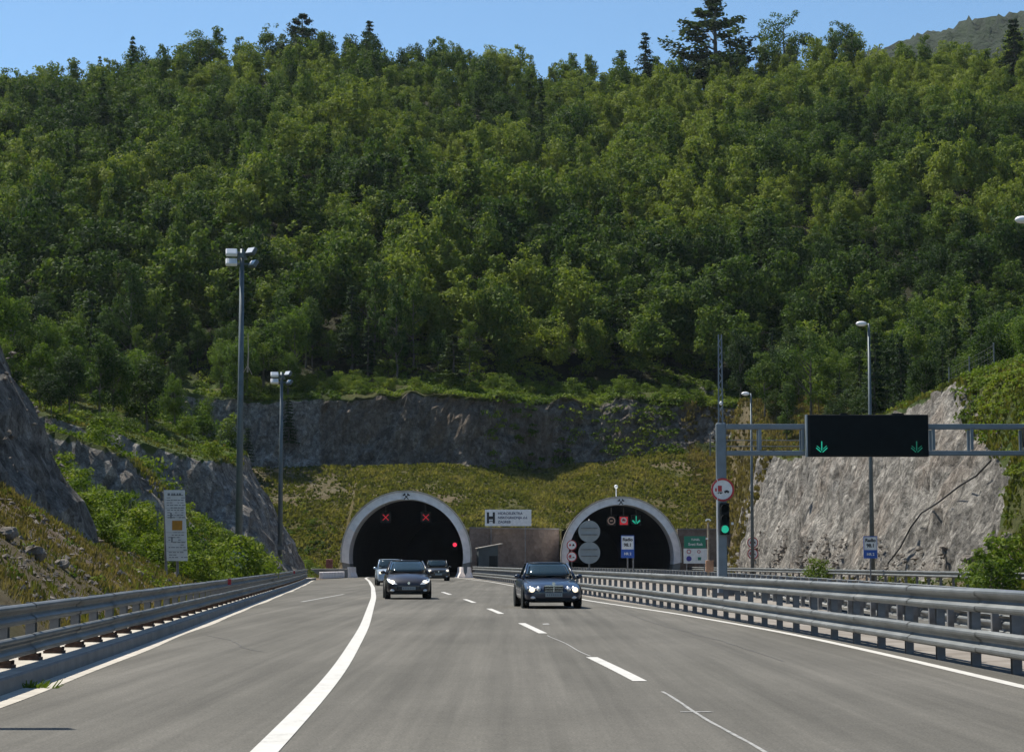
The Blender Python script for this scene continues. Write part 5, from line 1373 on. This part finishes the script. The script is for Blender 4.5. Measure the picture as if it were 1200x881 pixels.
def f_right(g, n):
    y = 60 + 175 * g.uniform(0, 1, n); return XR(y) + .2 + 26 * g.uniform(0, 1, n), y
def stuff(name, Q, T, m, label, cat):
    o = bpy.data.objects.new(name, quad_mesh(name, Q, T, m)); C.objects.link(o); tag(o, label, cat, None, 'stuff')
def f_lnear(g, n):
    y = g.uniform(36, 84, n); return XL(y) - .1 - 5.0 * g.uniform(0, 1, n), y
def f_mound(g, n):
    y = np.where(g.uniform(0, 1, n) < .55, g.uniform(74, 108, n), g.uniform(118, 150, n)); return XL(y) - g.uniform(.8, 15, n), y
def f_rtop(g, n):
    y = g.uniform(104, 185, n); o_ = 3.7 + np.maximum(0, y - 112) * .11 + 9 * g.uniform(0, 1, n); return XR(y) + o_, y
Q, T = scatter(24000, f_slope, 4, .36, .09, 61); stuff('grass', Q, T, M_DRY, 'dry olive grass on the slope above the tunnels', 'grass')
Q1, T1 = scatter(20000, f_left, 5, .24, .05, 62); Q2, T2 = scatter(16000, f_right, 5, .32, .06, 63, 1.0)
def f_rnear(g, n):
    y = g.uniform(72, 135, n); o_ = g.uniform(.3, 12, n); k = y < 103 + 2.3 * o_ - 1; y, o_ = y[k], o_[k]; return XR(y) + o_, y
def f_rback(g, n):
    x = g.uniform(20, 36, n); y = g.uniform(204, 246, n); return x, y
def f_face(g, n):
    x = g.uniform(-3, 23, n); t_ = g.uniform(232, 240, n); return x, Yof(t_, x)
Q3, T3 = scatter(16000, f_rnear, 5, .34, .06, 64, 9.0); Q4, T4 = scatter(9000, f_rtop, 5, .34, .06, 65, 9.0); Q5, T5 = scatter(12000, f_lnear, 5, .16, .05, 66, 1.1); Q6, T6 = scatter(5000, f_rback, 5, .45, .09, 67, 9); Q3 = np.concatenate([Q3, Q4]); T3 = np.concatenate([T3, T4]); Q2 = np.concatenate([Q2, Q3]); T2 = np.concatenate([T2, T3])
stuff('grass', np.concatenate([Q5, Q6]), np.concatenate([T5, T6]), M_TAN, 'dry grass on the stony left bank and behind the right rock face', 'grass')
stuff('grass', np.concatenate([Q1, Q2]), np.concatenate([T1, T2]), M_GRASS, 'patchy grass on the banks beside the road', 'grass')
def leafy(n, fn, seed, rad, nl, sz, slope_max=1.1):
    g = np.random.RandomState(seed); X, Y = fn(g, n)
    px = 600 + X / Y * F; k = (px > -60) & (px < 1260); X, Y = X[k], Y[k]
    e = .4; Zc = land(X, Y); gx_ = (land(X + e, Y) - land(X - e, Y)) / (2 * e); gy_ = (land(X, Y + e) - land(X, Y - e)) / (2 * e)
    k = (np.hypot(gx_, gy_) < slope_max) & (fbm(X * .22, Y * .22, 0, 3, seed + 5) > -.12); X, Y, Zc = X[k], Y[k], Zc[k]
    k = (Y > 80) | (g.uniform(0, 1, len(X)) < .45); X, Y, Zc = X[k], Y[k], Zc[k]
    n = len(X); R_ = rad * np.clip(Y / 100, .55, 1.1) * g.uniform(.5, 1.3, n); tb = np.clip(.5 + .6 * fbm(X * .3, Y * .3, 0, 2, seed + 9) + g.normal(size=n) * .1, 0, 1)
    cs, ns, ts, ss = [], [], [], []
    for _ in range(nl):
        d = g.normal(size=(n, 3)); d /= np.linalg.norm(d, axis=1, keepdims=True); d[:, 2] = np.abs(d[:, 2])
        cs.append(np.stack([X, Y, Zc], 1) + d * R_[:, None] * np.array([1.15, 1.15, .8]) * g.uniform(.6, 1.05, (n, 1))); ns.append(d + g.normal(size=(n, 3)) * .5); ts.append(np.clip(tb + g.normal(size=n) * .1, 0, 1)); ss.append(sz * np.clip(Y / 115, .38, 1.25) * g.uniform(.6, 1.3, n))
    return cards(np.concatenate(cs), np.concatenate(ns), np.concatenate(ss), .6), np.concatenate(ts)
Qa, Ta = leafy(4200, f_ledge, 71, .6, 34, .13); Qd, Td = leafy(480, f_face, 74, .55, 30, .13, 9); Qe, Te = leafy(700, f_rnear, 75, .45, 34, .09, 4); Qf, Tf = leafy(2600, f_mound, 76, .5, 46, .10, 1.5); Qg, Tg = leafy(1700, f_rtop, 77, .5, 34, .10, 9); Qb, Tb = leafy(2800, f_left, 72, .40, 46, .095); Qc, Tc = leafy(1500, f_right, 73, .45, 34, .09, .95)
stuff('undergrowth', np.concatenate([Qa, Qb, Qc, Qd, Qe, Qf, Qg]), np.concatenate([Ta, Tb, Tc, Td, Te, Tf, Tg]), M_SHRUB, 'low leafy undergrowth on the ledge and the banks', 'undergrowth')
# loose stones on the banks: stuff
def stones(n, fn, seed, r0, r1):
    g = np.random.RandomState(seed); X, Y = fn(g, n); Zc = land(X, Y)
    px = 600 + X / Y * F; k = (px > -60) & (px < 1260) & (fbm(X * .5, Y * .5, 0, 2, seed) > -.1); X, Y, Zc = X[k], Y[k], Zc[k]; n = len(X)
    r = r0 + (r1 - r0) * g.uniform(0, 1, n) ** 4
    base = np.array([(1, 0, 0), (0, 1, 0), (-1, 0, 0), (0, -1, 0), (0, 0, .8), (0, 0, -.8)], float)
    V = base[None] * g.uniform(.5, 1.2, (n, 6, 1)); a = g.uniform(0, 6.28, n); c, s_ = np.cos(a)[:, None], np.sin(a)[:, None]
    V = np.stack([V[..., 0] * c - V[..., 1] * s_, V[..., 0] * s_ + V[..., 1] * c, V[..., 2]], -1) + g.normal(size=(n, 6, 3)) * .15
    V = V * r[:, None, None] + np.stack([X, Y, Zc + r * .25], 1)[:, None]
    T = np.array([(0, 1, 4), (1, 2, 4), (2, 3, 4), (3, 0, 4), (1, 0, 5), (2, 1, 5), (3, 2, 5), (0, 3, 5)])
    return V.reshape(-1, 3), (T[None] + 6 * np.arange(n)[:, None, None]).reshape(-1, 3)
def f_lst(g, n):
    y = g.uniform(38, 80, n); return XL(y) - .1 - 7 * g.uniform(0, 1, n) ** 1.2, y
def f_rst(g, n):
    y = g.uniform(85, 190, n); return XR(y) + g.uniform(.1, 1.6, n), y
V1, F1 = stones(6500, f_lst, 81, .02, .13); V2, F2 = stones(2500, f_rst, 82, .06, .3)
o = mesh_obj('loose_stones', V1, F1, M_BOULD); tag(o, 'loose stones on the bare left bank', 'stones', None, 'stuff')
o = mesh_obj('loose_stones', V2, F2, M_BOULD); tag(o, 'loose stones along the foot of the right rock face', 'stones', None, 'stuff')
# weed tuft growing out of the kerb
x_, y_ = gnd(35, 806)
g_ = np.random.RandomState(5); n = 60; a = g_.uniform(0, 6.28, n); r = g_.uniform(0, .22, n); hs = g_.uniform(.02, .10, n); cx, cy = x_ + np.cos(a) * r * 1.5, y_ + np.sin(a) * r * .5
Q = np.stack([np.stack([cx - .012, cy, 0 * hs], 1), np.stack([cx + .012, cy, 0 * hs], 1), np.stack([cx + .01 + np.cos(a) * .08, cy + np.sin(a) * .05, hs], 1), np.stack([cx + np.cos(a) * .08, cy + np.sin(a) * .05, hs], 1)], 1)
o = bpy.data.objects.new('weed_tuft', quad_mesh('weed_tuft', Q, np.full(n, .6), M_SHRUB)); C.objects.link(o); tag(o, 'small green weed tuft growing at the foot of the left kerb', 'weed')

# ------------------------------------------------------------------ air: thin haze round the whole place
b = MB(); b.box((0, 560, 150), (1400, 1300, 420)); hz = bpy.data.materials.new('haze_air'); hz.use_nodes = True
n = hz.node_tree; n.nodes.remove(n.nodes['Principled BSDF']); pv = n.nodes.new('ShaderNodeVolumePrincipled'); pv.inputs['Color'].default_value = (.75, .86, 1, 1); pv.inputs['Density'].default_value = .00004; pv.inputs['Anisotropy'].default_value = .3
n.links.new(pv.outputs[0], n.nodes['Material Output'].inputs['Volume'])
o = b.build('haze', hz); tag(o, 'thin pale blue haze over the valley', 'haze', None, 'stuff')
